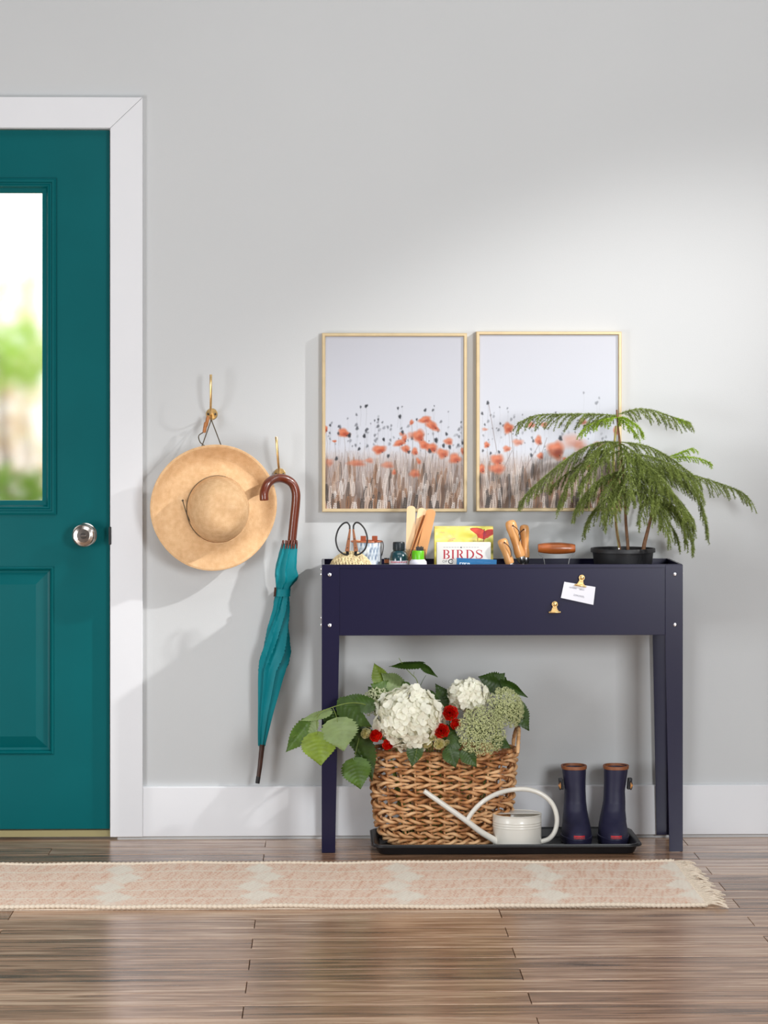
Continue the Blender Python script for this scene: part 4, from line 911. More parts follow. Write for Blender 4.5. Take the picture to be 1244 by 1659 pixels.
# ---- three wooden tool handles
def tool(top, bot, wd, Y, label, knot):
    a = at(top[0], top[1], Y); c = at(bot[0], bot[1], Y); d = (c - a).normalized(); L = (c - a).length; r_ = m_px(wd, Y) / 2
    tipz = LZ + 0.004; tip = a + d * ((a.z - tipz) / -d.z)
    t = thing('hand_tool', label, 'garden tool', tip, 'wooden-handled garden tools')
    ks = [(0, .15), (.012, .62), (.04, .86), (.10, 1.0), (.22, 1.02), (.45, .86), (.70, .80), (.88, .92), (1.0, .84)]
    MB().tube([a + d * (L * k_) for k_, _ in ks], [r_ * s_ for _, s_ in ks], 18).build('handle', M['handle_wood'], t, angle=60)
    MB().tube([a + d * L, a + d * (L + 0.004), a + d * (L + 0.014), a + d * (L + 0.018)], [r_ * .72, r_ * .76, r_ * .66, r_ * .5], 16).build('ferrule', M['steel'], t)
    MB().tube([a + d * (L + 0.016), tip], [r_ * 0.35, r_ * 0.3], 10).build('shank', M['black_metal'], t)
    hp_ = a + d * (L * 0.14) + Vector((0, -r_ * 1.02, 0)) + Vector((knot * r_ * .25, 0, 0))
    loop = smooth_path([hp_, hp_ + Vector((knot * r_ * .7, -0.002, -0.008)), hp_ + Vector((knot * r_ * 1.25, 0.001, -0.022)), hp_ + Vector((knot * r_ * 1.3, 0.005, -0.040)), hp_ + Vector((knot * r_ * .8, 0.010, -0.05))], 5)
    MB().tube(loop, 0.0011, 6).build('leather_thong', M['leather_thong'], t)
    MB().ball(hp_, 0.0024, 0.002, 0.0024).build('thong_knot', M['leather_thong'], t)
tool((812.5, 873), (826, 913), 16.5, -0.215, 'wooden tool handle with leather thong, shortest and leftmost of three', 1)
tool((825.5, 843), (843, 902), 18, -0.185, 'wooden tool handle with leather thong, tallest, middle of three', 1)
tool((849, 850), (851.5, 903), 15, -0.165, 'wooden tool handle with leather thong, rightmost of three', -1)

# ---- wooden grip on bent steel bracket
gy = -0.19; w0_, w1_ = at(871.5, 888, gy), at(931.5, 888.5, gy)
hg = thing('hand_cultivator', 'garden hand tool with horizontal brown wooden grip on steel bracket', 'garden tool', ((w0_.x + w1_.x) / 2, gy, LZ))
n_ = 14; MB().tube([w0_ + (w1_ - w0_) * (k_ / n_) for k_ in range(n_ + 1)], [m_px((7.0 + 2.4 * math.sin(math.pi * k_ / n_)) if 0 < k_ < n_ else 6.4, gy) for k_ in range(n_ + 1)], 20).build('grip', M['grip_wood'], hg, angle=60)
for s, x in ((1, 872.5), (-1, 930.5)):
    pts = smooth_path([at(x, 886, gy), at(x + s * 0.5, 897, gy), at(x + s * 7, 903, gy), at(x + s * 9.5, 913, gy), at(x + s * 10, 930, gy)], 5); pts.append(Vector((pts[-1].x, gy, LZ + 0.002)))
    MB().tube(pts, 0.0030, 10, flat=0.45, flat_axis=(1, 0, 0)).build('bracket_arm', M['steel'], hg)

# ---- potted pine
pcx = at(1009, 890, -0.165); PR = m_px(50.5, -0.165); zr = at(1009, 888, -0.165).z
pine = thing('potted_pine', 'small feathery Norfolk pine in a black pot', 'potted plant', (pcx.x, pcx.y, LZ))
hP = zr - LZ
MB().lathe([(0, 0.001), (PR * .80, 0.001), (PR * .97, hP - 0.016), (PR * .98, hP - 0.012), (PR * 1.04, hP - 0.011), (PR * 1.04, hP - 0.002), (PR * 1.03, hP), (PR * .97, hP), (PR * .95, hP - 0.018), (0, hP - 0.018)], (pcx.x, pcx.y, LZ), 'z', 56).build('pot', M['pot'], pine)
MB().lathe([(0, hP - 0.012), (PR * .5, hP - 0.013), (PR * .955, hP - 0.016)], (pcx.x, pcx.y, LZ), 'z', 40).build('soil', M['soil'], pine)
MB().lathe([(0, 0), (0.0022, 0.0005), (0, 0.0022)], at(1002.5, 889, -0.165 - PR * 1.03), 'y', 10).build('pot_dot', M['paper'], pine)
yc = pcx.y
def stem(pts, r0, r1, mt, nm='trunk'):
    p = smooth_path(pts, 6); n = len(p); return MB().tube(p, [r0 + (r1 - r0) * k / (n - 1) for k in range(n)], 10).build(nm, mt, pine)
def A(x, y, dy=0.0): return at(x, y, yc + dy)
zs = Vector((0, 0, -0.03))
t1 = stem([A(1017, 890) + zs, A(1017, 885), A(1014, 850), A(1012, 800), A(1009, 760), A(1004, 715), A(1001, 690), A(999, 664)], 0.0050, 0.0022, M['pine_bark'])
stem([A(1004, 889, .02) + zs, A(1003, 885, .02), A(998, 850, .02), A(996, 800, .02), A(994, 740, .02), A(998, 690, .01)], 0.0046, 0.0030, M['pine_stem'])
stem([A(1042, 889, -.03) + zs, A(1043, 885, -.03), A(1049, 860, -.03), A(1056, 830, -.03), A(1060, 790, -.03)], 0.0068, 0.0030, M['pine_bark'])
stem([A(1006, 889, -.04) + zs, A(1004, 885, -.04), A(1000, 868, -.04), A(997, 845, -.04)], 0.0028, 0.0016, M['pine_bark'])

def branch(pts, blen, dens, mt, droop=0.50, nl=0.0100, seed=0, side=1.0, first=0.06):
    """one branch: rachis, hanging branchlets and their needles as one mesh"""
    rs = np.random.default_rng(seed); rr = random.Random(seed)
    path = smooth_path(pts, 10); V = []; F = []
    seg = [0.0]
    for p, q2 in zip(path, path[1:]): seg.append(seg[-1] + (q2 - p).length)
    Ltot = seg[-1]
    def point(s):
        for i in range(len(seg) - 1):
            if s <= seg[i + 1]:
                f = (s - seg[i]) / max(1e-9, seg[i + 1] - seg[i]); return path[i].lerp(path[i + 1], f), (path[i + 1] - path[i]).normalized()
        return path[-1], (path[-1] - path[-2]).normalized()
    paths = [(path, 0.8)]
    n = int(Ltot * dens * 0.40)
    for k in range(n):
        f = first + (1 - first) * (k + rr.random() * .6) / n
        p, t = point(f * Ltot); s = -1 if k % 2 else 1
        sd = t.cross(Vector((0, 0, 1)));
        if sd.length < 1e-3: sd = Vector((1, 0, 0))
        sd.normalize()
        L = blen * 1.2 * (0.55 + 0.6 * math.sin(math.pi * min(1, 0.18 + f * 0.78))) * rr.uniform(.75, 1.15)
        d = (t * rr.uniform(.55, .85) + sd * s * side * rr.uniform(.3, .9) + Vector((0, 0, -0.15))).normalized(); q = [p.copy()]; m_ = 7
        for i in range(m_):
            d = (d + Vector((0, 0, -droop * 0.30)) + Vector((rr.gauss(0, .04), rr.gauss(0, .04), 0))).normalized(); q.append(q[-1] + d * (L / m_))
        paths.append((q, 1.0))
    bb_ = MB()
    bb_.tube(path, [0.0016 - 0.0009 * i / len(path) for i in range(len(path))], 5)
    for q, _ in paths[1:]: bb_.tube(q, [0.0008] * (len(q) - 1) + [0.0004], 3, cap=False)
    NV = []; NF = []; base = len(bb_.v)
    for q, sc_ in paths:
        q = np.array([tuple(v) for v in q]); dseg = np.diff(q, axis=0); Ls = np.linalg.norm(dseg, axis=1); tot = Ls.sum(); cnt = int(tot / 0.00055)
        u = np.sort(rs.uniform(0.0, 1.0, cnt)) * tot; cum = np.concatenate([[0], np.cumsum(Ls)]); ii = np.clip(np.searchsorted(cum, u) - 1, 0, len(Ls) - 1)
        f = (u - cum[ii]) / Ls[ii]; P0 = q[ii] + dseg[ii] * f[:, None]; T_ = dseg[ii] / Ls[ii][:, None]
        R = rs.normal(size=(cnt, 3)); R -= (R * T_).sum(1)[:, None] * T_; R /= np.linalg.norm(R, axis=1)[:, None]
        taper = 0.55 + 0.45 * np.sqrt(np.clip(1 - u / tot, 0, 1))
        ln = nl * sc_ * rs.uniform(.7, 1.15, cnt) * taper
        D = R * 0.84 + T_ * 0.55; tip = P0 + D * ln[:, None]; S = np.cross(D, R + 0.3 * rs.normal(size=(cnt, 3))); S /= np.linalg.norm(S, axis=1)[:, None] + 1e-9
        wv = 0.00085
        b0 = base + len(NV) * 0
        arr = np.stack([P0 - S * wv, P0 + S * wv, tip], 1).reshape(-1, 3); NV.append(arr)
    NV = np.concatenate(NV); k0 = len(bb_.v); bb_.v.extend(map(tuple, NV)); bb_.f.extend([(k0 + 3 * i, k0 + 3 * i + 1, k0 + 3 * i + 2) for i in range(len(NV) // 3)])
    bb_.build('branch', mt, pine, smooth=False, fix=False)

PN, PY = M['pine'], M['pine_young']
BR = [
 # top whorl
 ([A(1000, 673), A(960, 671, -.01), A(910, 671, -.02), A(868, 673, -.03), A(838, 686, -.035)], .055, 300, PN),
 ([A(1000, 676), A(975, 681, -.03), A(950, 692, -.05), A(938, 704, -.06)], .030, 300, PY),
 ([A(1000, 672), A(1030, 663, .01), A(1058, 665, .02), A(1090, 676, .03), A(1117, 684, .03)], .050, 300, PN),
 ([A(1090, 677, .03), A(1104, 680, .03), A(1118, 687, .03)], .018, 300, PY),
 ([A(1000, 677), A(1015, 678, -.04), A(1032, 690, -.07), A(1042, 703, -.08)], .030, 320, PY),
 ([A(1000, 678), A(1012, 684, -.02), A(1026, 697, -.03), A(1034, 708, -.035)], .025, 300, PY),
 ([A(1000, 674), A(985, 676, .04), A(965, 682, .07), A(945, 690, .08)], .03, 260, PN),
 # second whorl
 ([A(1003, 717), A(970, 717, -.01), A(930, 735, -.02), A(885, 770, -.03), A(858, 795, -.035), A(843, 812, -.035)], .060, 300, PN),
 ([A(1003, 722), A(965, 735, -.03), A(930, 768, -.06), A(912, 800, -.07), A(905, 818, -.07)], .055, 300, PN),
 ([A(1003, 720), A(950, 745, .03), A(915, 770, .04), A(890, 790, .04)], .05, 260, PN),
 ([A(1004, 716), A(1045, 722, .01), A(1080, 738, .01), A(1110, 760, .0), A(1130, 775, .0)], .06, 300, PN),
 ([A(1085, 740, .02), A(1105, 732, .02), A(1120, 727, .02), A(1128, 729, .02)], .020, 280, PY),
 ([A(1085, 742, .01), A(1115, 740, .01), A(1140, 745, .01), A(1155, 754, .01)], .020, 280, PY),
 ([A(1004, 718), A(1030, 735, -.05), A(1055, 765, -.09), A(1070, 800, -.11)], .06, 300, PN),
 ([A(1004, 720), A(1015, 740, -.06), A(1020, 775, -.11), A(1022, 810, -.12)], .055, 300, PN),
 # third whorl
 ([A(1008, 760), A(1060, 758, .01), A(1115, 768, .02), A(1165, 783, .03), A(1200, 797, .03), A(1217, 812, .03)], .055, 300, PN),
 ([A(1008, 762), A(1070, 765, -.02), A(1120, 790, -.03), A(1140, 830, -.03), A(1146, 865, -.03)], .050, 300, PN),
 ([A(1010, 765), A(1050, 775, -.05), A(1090, 800, -.08), A(1115, 835, -.09)], .055, 300, PN),
 ([A(1009, 762), A(975, 775, -.04), A(945, 805, -.06), A(930, 830, -.06)], .055, 300, PN),
 ([A(1009, 764), A(990, 785, -.08), A(980, 815, -.11), A(976, 842, -.11)], .050, 300, PN),
 ([A(1009, 764), A(1030, 780, .05), A(1060, 800, .08), A(1085, 825, .08)], .05, 280, PN),
 ([A(1009, 764), A(980, 775, .05), A(955, 800, .07), A(940, 815, .07)], .05, 260, PN),
 # lower whorl
 ([A(1012, 795), A(985, 806, -.02), A(958, 832, -.03), A(945, 862, -.03)], .045, 300, PN),
 ([A(1012, 795), A(995, 812, -.05), A(985, 835, -.07), A(980, 852, -.07)], .040, 260, PN),
 ([A(1058, 800, -.03), A(1085, 815, -.05), A(1105, 845, -.06), A(1112, 880, -.06)], .050, 300, PN),
 ([A(1058, 800, -.03), A(1070, 825, -.09), A(1080, 855, -.11), A(1084, 875, -.11)], .045, 300, PN),
 ([A(1056, 812, -.03), A(1095, 822, -.03), A(1120, 848, -.03), A(1123, 862, -.03)], .042, 300, PN),
 ([A(1058, 800, -.03), A(1045, 815, -.09), A(1038, 838, -.11), A(1034, 850, -.11)], .036, 280, PN),
 ([A(1056, 815, -.03), A(1075, 835, 0.02), A(1095, 865, 0.03), A(1100, 885, 0.03)], .04, 260, PN),
 ([A(1010, 770), A(1040, 785, -.08), A(1055, 812, -.12), A(1060, 835, -.12)], .05, 300, PN),
 ([A(1006, 740), A(1040, 750, -.07), A(1070, 772, -.10), A(1095, 805, -.11)], .055, 300, PN),
 ([A(1006, 735), A(1045, 738, -.03), A(1085, 752, -.05), A(1120, 780, -.05), A(1138, 800, -.05)], .055, 300, PN),
 ([A(1006, 735), A(1035, 745, .05), A(1070, 755, .09), A(1105, 770, .10)], .055, 300, PN),
 ([A(1010, 770), A(1060, 780, -.03), A(1100, 810, -.05), A(1125, 845, -.05)], .055, 300, PN),
 ([A(1006, 730), A(980, 740, -.05), A(955, 765, -.08), A(940, 790, -.09)], .055, 300, PN),
 ([A(1058, 810, -.03), A(1095, 830, -.04), A(1118, 862, -.04), A(1122, 890, -.04)], .045, 300, PN),
 ([A(1012, 795), A(1040, 800, -.06), A(1062, 822, -.09), A(1072, 845, -.09)], .050, 300, PN),
 ([A(1010, 780), A(1000, 795, -.09), A(995, 818, -.12), A(993, 835, -.12)], .045, 300, PN),
 ([A(1003, 717), A(985, 718, -.05), A(965, 730, -.09), A(950, 748, -.11)], .045, 300, PN),
]
for i, (pts, bl, de, mt_) in enumerate(BR): branch(pts, bl, de, mt_, seed=100 + i)

# ================================================================== UNDER THE TABLE
TYF, TYB = -0.352, -0.045
ta = at(602, 1380, -0.35); tb_ = at(1042, 1380, -0.35); TX0, TX1 = ta.x, tb_.x
TZ = 0.006
tray = thing('boot_tray', 'long black plastic boot tray on the floor', 'tray', ((TX0 + TX1) / 2, (TYF + TYB) / 2, 0))
def rrect(x0, x1, y0, y1, r, z, n=6):
    out = []
    for cx_, cy_, a0 in ((x1 - r, y1 - r, 0), (x0 + r, y1 - r, math.pi / 2), (x0 + r, y0 + r, math.pi), (x1 - r, y0 + r, 1.5 * math.pi)):
        for k in range(n + 1): a = a0 + math.pi / 2 * k / n; out.append((cx_ + r * math.cos(a), cy_ + r * math.sin(a), z))
    return out
rows = []
for ins, z in ((0.022, 0.001), (0.020, 0.003), (0.010, 0.024), (0.006, 0.027), (0.0, 0.027), (0.0, 0.023), (0.004, 0.0235), (0.006, 0.030), (0.012, 0.030), (0.016, 0.026), (0.026, TZ)):
    rows.append(rrect(TX0 + ins, TX1 - ins, TYF + ins, TYB - ins, 0.040 - ins * 0.6, z))
g = MB().grid(rows, close_j=True); n_ = len(rows[0]); k0 = (len(rows) - 1) * n_
g.f.append(tuple(range(k0, k0 + n_))); g.f.append(tuple(range(n_))[::-1])
g.build('tray_body', M['black_plastic'], tray, angle=45)
for i in range(9):
    x = TX0 + 0.06 + (TX1 - TX0 - 0.12) * i / 8
    for j in range(3): MB().tube([(x - 0.03, TYF + 0.06 + j * 0.09, TZ), (x + 0.03, TYF + 0.06 + j * 0.09 + 0.0, TZ)], 0.0022, 8).build('tray_rib', M['black_plastic'], tray)

# ---- basket
BXc = at(717.5, 1300, -0.17).x; BYc = -0.172; BZ0 = TZ + 0.002
Bz1 = at(718, 1220, -0.28).z                       # rim height
def bprof(z):                                     # half width, half depth
    f = max(0, min(1, (z - BZ0) / (Bz1 - BZ0)))
    hw = np.interp(f, [0, .08, .2, .45, .75, 1], [m_px(84, -.2), m_px(97, -.2), m_px(106, -.2), m_px(111, -.2), m_px(114, -.2), m_px(117, -.2)])
    return hw, hw * 0.52
def bpt(th_, z, off=0.0):
    a, c_ = bprof(z); p = 2.5
    ct2, st2 = math.cos(th_), math.sin(th_)
    x = (a + off) * math.copysign(abs(ct2) ** (2 / p), ct2); y = (c_ + off) * math.copysign(abs(st2) ** (2 / p), st2)
    return Vector((BXc + x, BYc + y, z))
bk = thing('seagrass_basket', 'woven seagrass basket full of cut flowers on the tray', 'basket', (BXc, BYc, BZ0))
# parametrise by arc length so that twists are even
def even(z, n):
    pts = [bpt(2 * math.pi * k / 720, z) for k in range(721)]; cum = [0]
    for p, q2 in zip(pts, pts[1:]): cum.append(cum[-1] + (q2 - p).length)
    return np.interp(np.linspace(0, cum[-1], n, endpoint=False), cum, [2 * math.pi * k / 720 for k in range(721)])
NR = 13; zrow = [BZ0 + 0.014 + (Bz1 - 0.014 - BZ0 - 0.014) * i / (NR - 1) for i in range(NR)]
NP = 24; MS = 260
rs = random.Random(4)
for i, z in enumerate(zrow):
    ths = even(z, MS); dirn = 1 if i % 2 else -1; ph0 = rs.random() * 0.6 + (0.5 * math.pi if i % 2 else 0)
    for s in (0, 1):
        pts = []; rad = []
        for k in range(MS):
            ph = dirn * NP / 2 * 2 * math.pi * k / MS + s * math.pi + ph0
            jz = 0.0012 * math.sin(k * 0.21 + i * 1.7) + 0.0008 * math.sin(k * 0.53 + i)
            pts.append(bpt(ths[k], z, 0.0075 * math.sin(ph)) + Vector((0, 0, 0.0054 * math.cos(ph) + jz)))
            rad.append(0.0042 + 0.0011 * math.sin(ph) + 0.0003 * math.sin(k * .9))
        MB().ring(pts, rad, 7).build('woven_strand', M['seagrass'], bk, angle=80)
ths = even(BZ0 + 0.1, NP)
for k in range(NP):
    MB().tube([bpt(ths[k], BZ0 + 0.002 + (Bz1 - BZ0 - 0.008) * j / 8, -0.004) for j in range(9)], 0.0032, 6).build('stake', M['seagrass'], bk)
MB().prism([bpt(t_, BZ0 + 0.003, -0.004) for t_ in even(BZ0 + 0.003, 60)], (0, 0, 0.003)).build('base', M['seagrass'], bk, smooth=False)
for zz, off in ((Bz1 - 0.003, 0.001), (BZ0 + 0.005, 0.0)):
    MS2 = 400; ths = even(zz, MS2); NB = 100
    MB().ring([bpt(t_, zz, off) for t_ in ths], [0.0062 * (0.82 + 0.22 * abs(math.sin(math.pi * NB * k / MS2))) for k in range(MS2)], 9).build('braided_rim', M['seagrass'], bk, angle=60)
for s in (-1, 1):
    a, c_ = bprof(Bz1); x = BXc + s * (a + 0.002); pts = []
    for k in range(61):
        u = -1 + 2 * k / 60; pts.append(Vector((x + s * 0.008 * (1 - u * u), BYc + u * 0.085, Bz1 - 0.004 + 0.062 * (1 - u * u) ** 0.6)))
    MB().tube(pts, [0.0058 * (0.82 + 0.22 * abs(math.sin(math.pi * 20 * k / 60))) for k in range(61)], 9).build('handle', M['seagrass'], bk, angle=60)

# ---- flowers
def stem_to(parent, top, r=0.0025, mt='stem_green', fan=0.5):
    bot = Vector((BXc + (top.x - BXc) * fan, BYc + (top.y - BYc) * fan * 0.6, BZ0 + 0.012))
    bot.y = BYc + max(-0.03, min(0.03, (top.y - BYc) * .3)); a_, c_ = bprof(Bz1)
    inn = Vector((BXc + max(-a_ * .78, min(a_ * .78, top.x - BXc)), BYc + max(-c_ * .66, min(c_ * .66, top.y - BYc)), max(Bz1 - 0.005, min(top.z - 0.012, Bz1 + 0.02))))
    mid = inn * 0.6 + bot * 0.4
    MB().tube(smooth_path([bot, mid, inn, top], 6), r, 7).build('stem', M[mt], parent)

def petal_grid(g, o, d, n, L, W, cup, curl, k=4, m=4, tipw=0.45):
    s = d.cross(n).normalized(); P = []
    for i in range(k + 1):
        t = i / k; wd = W / 2 * (math.sin(math.pi * (0.08 + 0.80 * t) ** (0.85))) ** 0.75
        P.append([o + d * (L * t) + s * (wd * (2 * j / m - 1)) + n * (cup * (2 * j / m - 1) ** 2 + curl * t * t) for j in range(m + 1)])
    g.grid(P)

def floret_mesh(seed):
    rr = random.Random(seed); g = MB()
    for k in range(4):
        a = k * math.pi / 2 + rr.uniform(-.15, .15); d = Vector((math.cos(a), math.sin(a), 0.12 + rr.uniform(-.1, .35))).normalized()
        petal_grid(g, d * 0.0008, d, Vector((0, 0, 1)), 0.0165 * rr.uniform(.9, 1.1), 0.0190, 0.0020 * rr.uniform(-.6, 1.3), rr.uniform(-.0045, .003))
    me = bpy.data.meshes.new('floret'); me.from_pydata(g.v, [], g.f); me.materials.append(M['hyd']); me.polygons.foreach_set('use_smooth', [True] * len(me.polygons)); return me
FLM = [floret_mesh(s) for s in range(6)]
def hydrangea(c, rx, ry, rz, n, label, scale=1.0):
    t = thing('hydrangea', label, 'flower', c, 'white hydrangea heads in the basket'); c = Vector(c)
    MB().ball(c, rx * .72, ry * .72, rz * .72, 18, 12).build('flower_core', M['hyd_core'], t)
    stem_to(t, c + Vector((0, 0, -rz * .6)), 0.004)
    rr = random.Random(int(n)); j = 0
    for i in range(n):
        z = 1 - 2 * (i + .5) / n; a = i * 2.39996; q = math.sqrt(1 - z * z); d = Vector((q * math.cos(a), q * math.sin(a), z))
        if d.y > 0.45 : continue
        wob = 1 + 0.07 * math.sin(3.1 * a + 2 * z) + rr.uniform(-.09, .07)
        p = Vector((d.x * rx, d.y * ry, d.z * rz)) * wob
        o = bpy.data.objects.new('floret', FLM[i % 6]); COL.objects.link(o); o.parent = t; o.location = p
        nd = (d + Vector((rr.gauss(0, .22), rr.gauss(0, .22), rr.gauss(0, .22)))).normalized()
        o.rotation_mode = 'QUATERNION'; o.rotation_quaternion = nd.to_track_quat('Z', 'Y') @ Quaternion((0, 0, 1), rr.uniform(0, 6.28)); o.scale = (scale * rr.uniform(.85, 1.1),) * 3
hydrangea(at(664, 1163, -0.30), m_px(49, -.3), 0.070, m_px(46, -.3), 210, 'large white hydrangea head over the basket front left', 1.06)
hydrangea(at(759, 1127, -0.23), m_px(30, -.23), 0.045, m_px(24, -.23), 120, 'smaller white hydrangea head, higher and right of the large one', 0.80)

def lace(c, R_, axis, label, n_um, mt, flat=0.55):
    c = Vector(c); ax = Vector(axis).normalized(); h = Vector((1, 0, 0)); U = (h - ax * h.dot(ax)).normalized(); W2 = ax.cross(U)
    t = thing('lace_flower', label, 'flower', c, 'green lace flowers in the basket')
    base = c - ax * R_ * 1.0; g = MB(); fl_ = MB(); rr = random.Random(int(R_ * 1e5))
    for i in range(n_um):
        rad = math.sqrt((i + .5) / n_um); a = i * 2.39996; z = flat * math.sqrt(max(0, 1 - rad * rad * .9))
        p = c + (U * math.cos(a) * rad + W2 * math.sin(a) * rad) * R_ + ax * (z * R_ - R_ * flat * .5)
        g.tube([base, base * .4 + p * .6 + ax * R_ * -.08, p], [0.0009, 0.0007, 0.0006], 4, cap=False)
        dr_ = (U * math.cos(a) * rad * 1.1 + W2 * math.sin(a) * rad * 1.1 + ax * 0.9).normalized(); ru = R_ * 0.15
        for k in range(28):
            v = Vector((rr.gauss(0, 1), rr.gauss(0, 1), rr.gauss(0, 1))).normalized(); v = (v + dr_ * 0.9).normalized(); f = p + v * ru * rr.uniform(.65, 1.1)
            s = 0.0021 * rr.uniform(.7, 1.2); h2 = Vector((rr.gauss(0, 1), rr.gauss(0, 1), rr.gauss(0, 1))); A1 = (h2 - v * h2.dot(v)).normalized(); B1 = v.cross(A1); k0 = len(fl_.v)
            fl_.v.append(tuple(f + v * 0.0008))
            for q in range(6):
                an = q * math.pi / 3; s2 = s * (1.2 if q % 2 == 0 else .6); fl_.v.append(tuple(f + (A1 * math.cos(an) + B1 * math.sin(an)) * s2))
            fl_.f.extend([(k0, k0 + 1 + q, k0 + 1 + (q + 1) % 6) for q in range(6)])
    g.build('umbel_stalks', M['stem_green'], t)
    setp(fl_.build('florets', M[mt], t, smooth=False, fix=False), kind='stuff')
    stem_to(t, base, 0.0025)
lace(at(780, 1184, -0.31), m_px(38, -.3), (0.1, -1, 0.25), 'green lace flower hanging over the basket rim, largest of three', 110, 'lace')
lace(at(820, 1146, -0.25), m_px(32, -.25), (0.45, -0.75, 0.3), 'pale green lace flower at the right, above the basket handle', 90, 'lace', 0.8)
lace(at(608, 1136, -0.25), m_px(24, -.25), (-0.45, -0.7, 0.45), 'small pale lace flower at the left of the large hydrangea', 44, 'lace_white')

def rose(c, R_, mt, label, axis=(0, -1, 0.25), group='red roses in the basket', sepal=True):
    c = Vector(c); ax = Vector(axis).normalized(); h = Vector((1, 0, 0)); U = (h - ax * h.dot(ax)).normalized(); W2 = ax.cross(U)
    t = thing('rose', label, 'flower', c, group); rr = random.Random(int(c.x * 1e4) + int(c.z * 1e4))
    g = MB(); gi = MB(); nP = 22
    for i in range(nP):
        f = (i + 1) / nP; a0 = i * 2.39996 + rr.uniform(-.2, .2); rad = R_ * (0.08 + 0.90 * f ** 0.9); hgt = R_ * (0.78 - 0.55 * f * f); span = 3.0 - 1.2 * f
        P = []
        for k in range(6):
            tt = k / 5; row = []
            for j in range(7):
                s = (j / 6 - .5); an = a0 + s * span * (0.55 + .45 * math.sin(math.pi * min(1, .25 + tt * .6)))
                flare = rad * (0.50 + 0.56 * math.sin(math.pi * .68 * tt)) * (1 + 0.05 * math.sin(9 * an + i))
                zz = -R_ * .55 + (hgt + R_ * .55) * tt * (1 - 0.30 * (2 * s) ** 2 * tt) - R_ * .10 * f * max(0, tt - .75) * 4
                row.append(c + (U * math.cos(an) + W2 * math.sin(an)) * flare + ax * zz)
            P.append(row)
        (gi if i < 7 else g).grid(P)
    gi.build('inner_petals', M[mt], t, angle=80); g.build('outer_petals', M[mt], t, angle=80)
    base = c - ax * R_ * .55; sp_ = MB()
    for k in range(5):
        a = k * 1.2566; d = (U * math.cos(a) + W2 * math.sin(a)); petal_grid(sp_, base, (d * .8 + ax * .5).normalized(), (ax * .8 - d * .5).normalized(), R_ * 1.05, R_ * .45, 0.001, 0.0)
    sp_.build('sepals', M['leaf_mid'], t)
    stem_to(t, base, 0.0018)
rose(at(729, 1155, -0.31), m_px(13, -.3), 'red_rose', 'red rose right of the large hydrangea, highest of the red ones')
rose(at(715, 1184, -0.325), m_px(12.5, -.3), 'red_rose', 'red rose right of the large hydrangea, above the cream rosebuds')
rose(at(738, 1173, -0.30), m_px(9.5, -.3), 'red_rose', 'small red rose between two larger ones and the lace flower', (0.3, -1, 0))
rose(at(608.5, 1192, -0.31), m_px(10.5, -.3), 'red_rose', 'red rosebud at the basket left edge beside a cream rose', (-0.2, -1, .4))
rose(at(628, 1206, -0.31), m_px(9.5, -.3), 'red_rose', 'red rosebud tucked under the large hydrangea at lower left', (0.1, -1, -.1))
cg = 'cream roses in the basket'
rose(at(592.5, 1188, -0.29), m_px(9, -.29), 'cream_rose', 'cream rosebud at the far left of the basket', (-0.3, -1, .2), cg)
rose(at(698, 1194, -0.325), m_px(8, -.32), 'cream_rose', 'cream rosebud just below the large hydrangea, upper of three', (0, -1, .2), cg)
rose(at(691, 1204, -0.325), m_px(9, -.32), 'cream_rose', 'cream rosebud under the large hydrangea, left of three', (-0.2, -1, -.2), cg)
rose(at(711, 1205, -0.33), m_px(9.5, -.32), 'cream_rose', 'cream rose above the basket rim, right of three', (0.1, -1, .1), cg)
rose(at(724, 1204, -0.31), m_px(6, -.32), 'cream_rose', 'tiny cream rosebud half hidden behind the right cream rose', (0.3, -1, .1), cg)
rose(at(703, 1180, -0.32), m_px(9, -.32), 'cream_rose', 'creamy yellow rose squeezed between the large hydrangea and red rose', (0.2, -1, .1), cg)

# ---- leaves
def leaf(parent, b0, t0, wd, Yb, Yt, mt, tilt=(0, -1, 0.3), fold=0.18, droop=0.0, ser=0.085, shape=0.62):
    o = at(b0[0], b0[1], Yb); e = at(t0[0], t0[1], Yt); d = e - o; L = d.length; d.normalize(); W = m_px(wd, Yb)
    n = Vector(tilt).normalized(); n = (n - d * n.dot(d)).normalized(); s = d.cross(n).normalized(); ni, nj = 26, 12; P = []
    for i in range(ni + 1):
        t = i / ni; hw = W / 2 * (max(0.0, math.sin(math.pi * t ** shape)) ** 0.75 + 0.01) * (1 - 0.55 * max(0, (t - .45) / .55) ** 1.5) * 1.06
        row = []
        for j in range(nj + 1):
            u = 2 * j / nj - 1; k = hw * u; edge = abs(u) ** 6
            k *= 1 + ser * edge * (1 if i % 2 else -1)
            back = -0.10 * L * (abs(u) ** 1.6) * max(0, 1 - t * 4) # heart-shaped base
            vein = 0.0020 * math.sin((t * 8 - abs(u) * 1.6) * 2 * math.pi) * (1 - abs(u)) * (abs(u) > .05)
            row.append(o + d * (L * t + back) + s * k + n * (fold * abs(k) * -1 + droop * L * (t - t * t) + vein + 0.03 * W * math.sin(3 * t * math.pi + u * 2) * abs(u)))
        P.append(row)
    return MB().grid(P).build('leaf', M[mt], parent, angle=80)
def bough(label, root, Yr):
    t = thing('leafy_stem', label, 'foliage', at(root[0], root[1], Yr), 'green leafy stems in the basket'); return t
def twig(parent, pts, r=0.0014, mt='stem_green'):
    p = smooth_path([at(x, y, Y) for x, y, Y in pts], 5); n = len(p); MB().tube(p, [r * (1 - .45 * k / n) for k in range(n)], 6).build('twig', M[mt], parent)
L1 = bough('trailing green leafy stem hanging left in front of planter leg', (606, 1150), -0.25)
stem_to(L1, at(606, 1150, -0.25), 0.002)
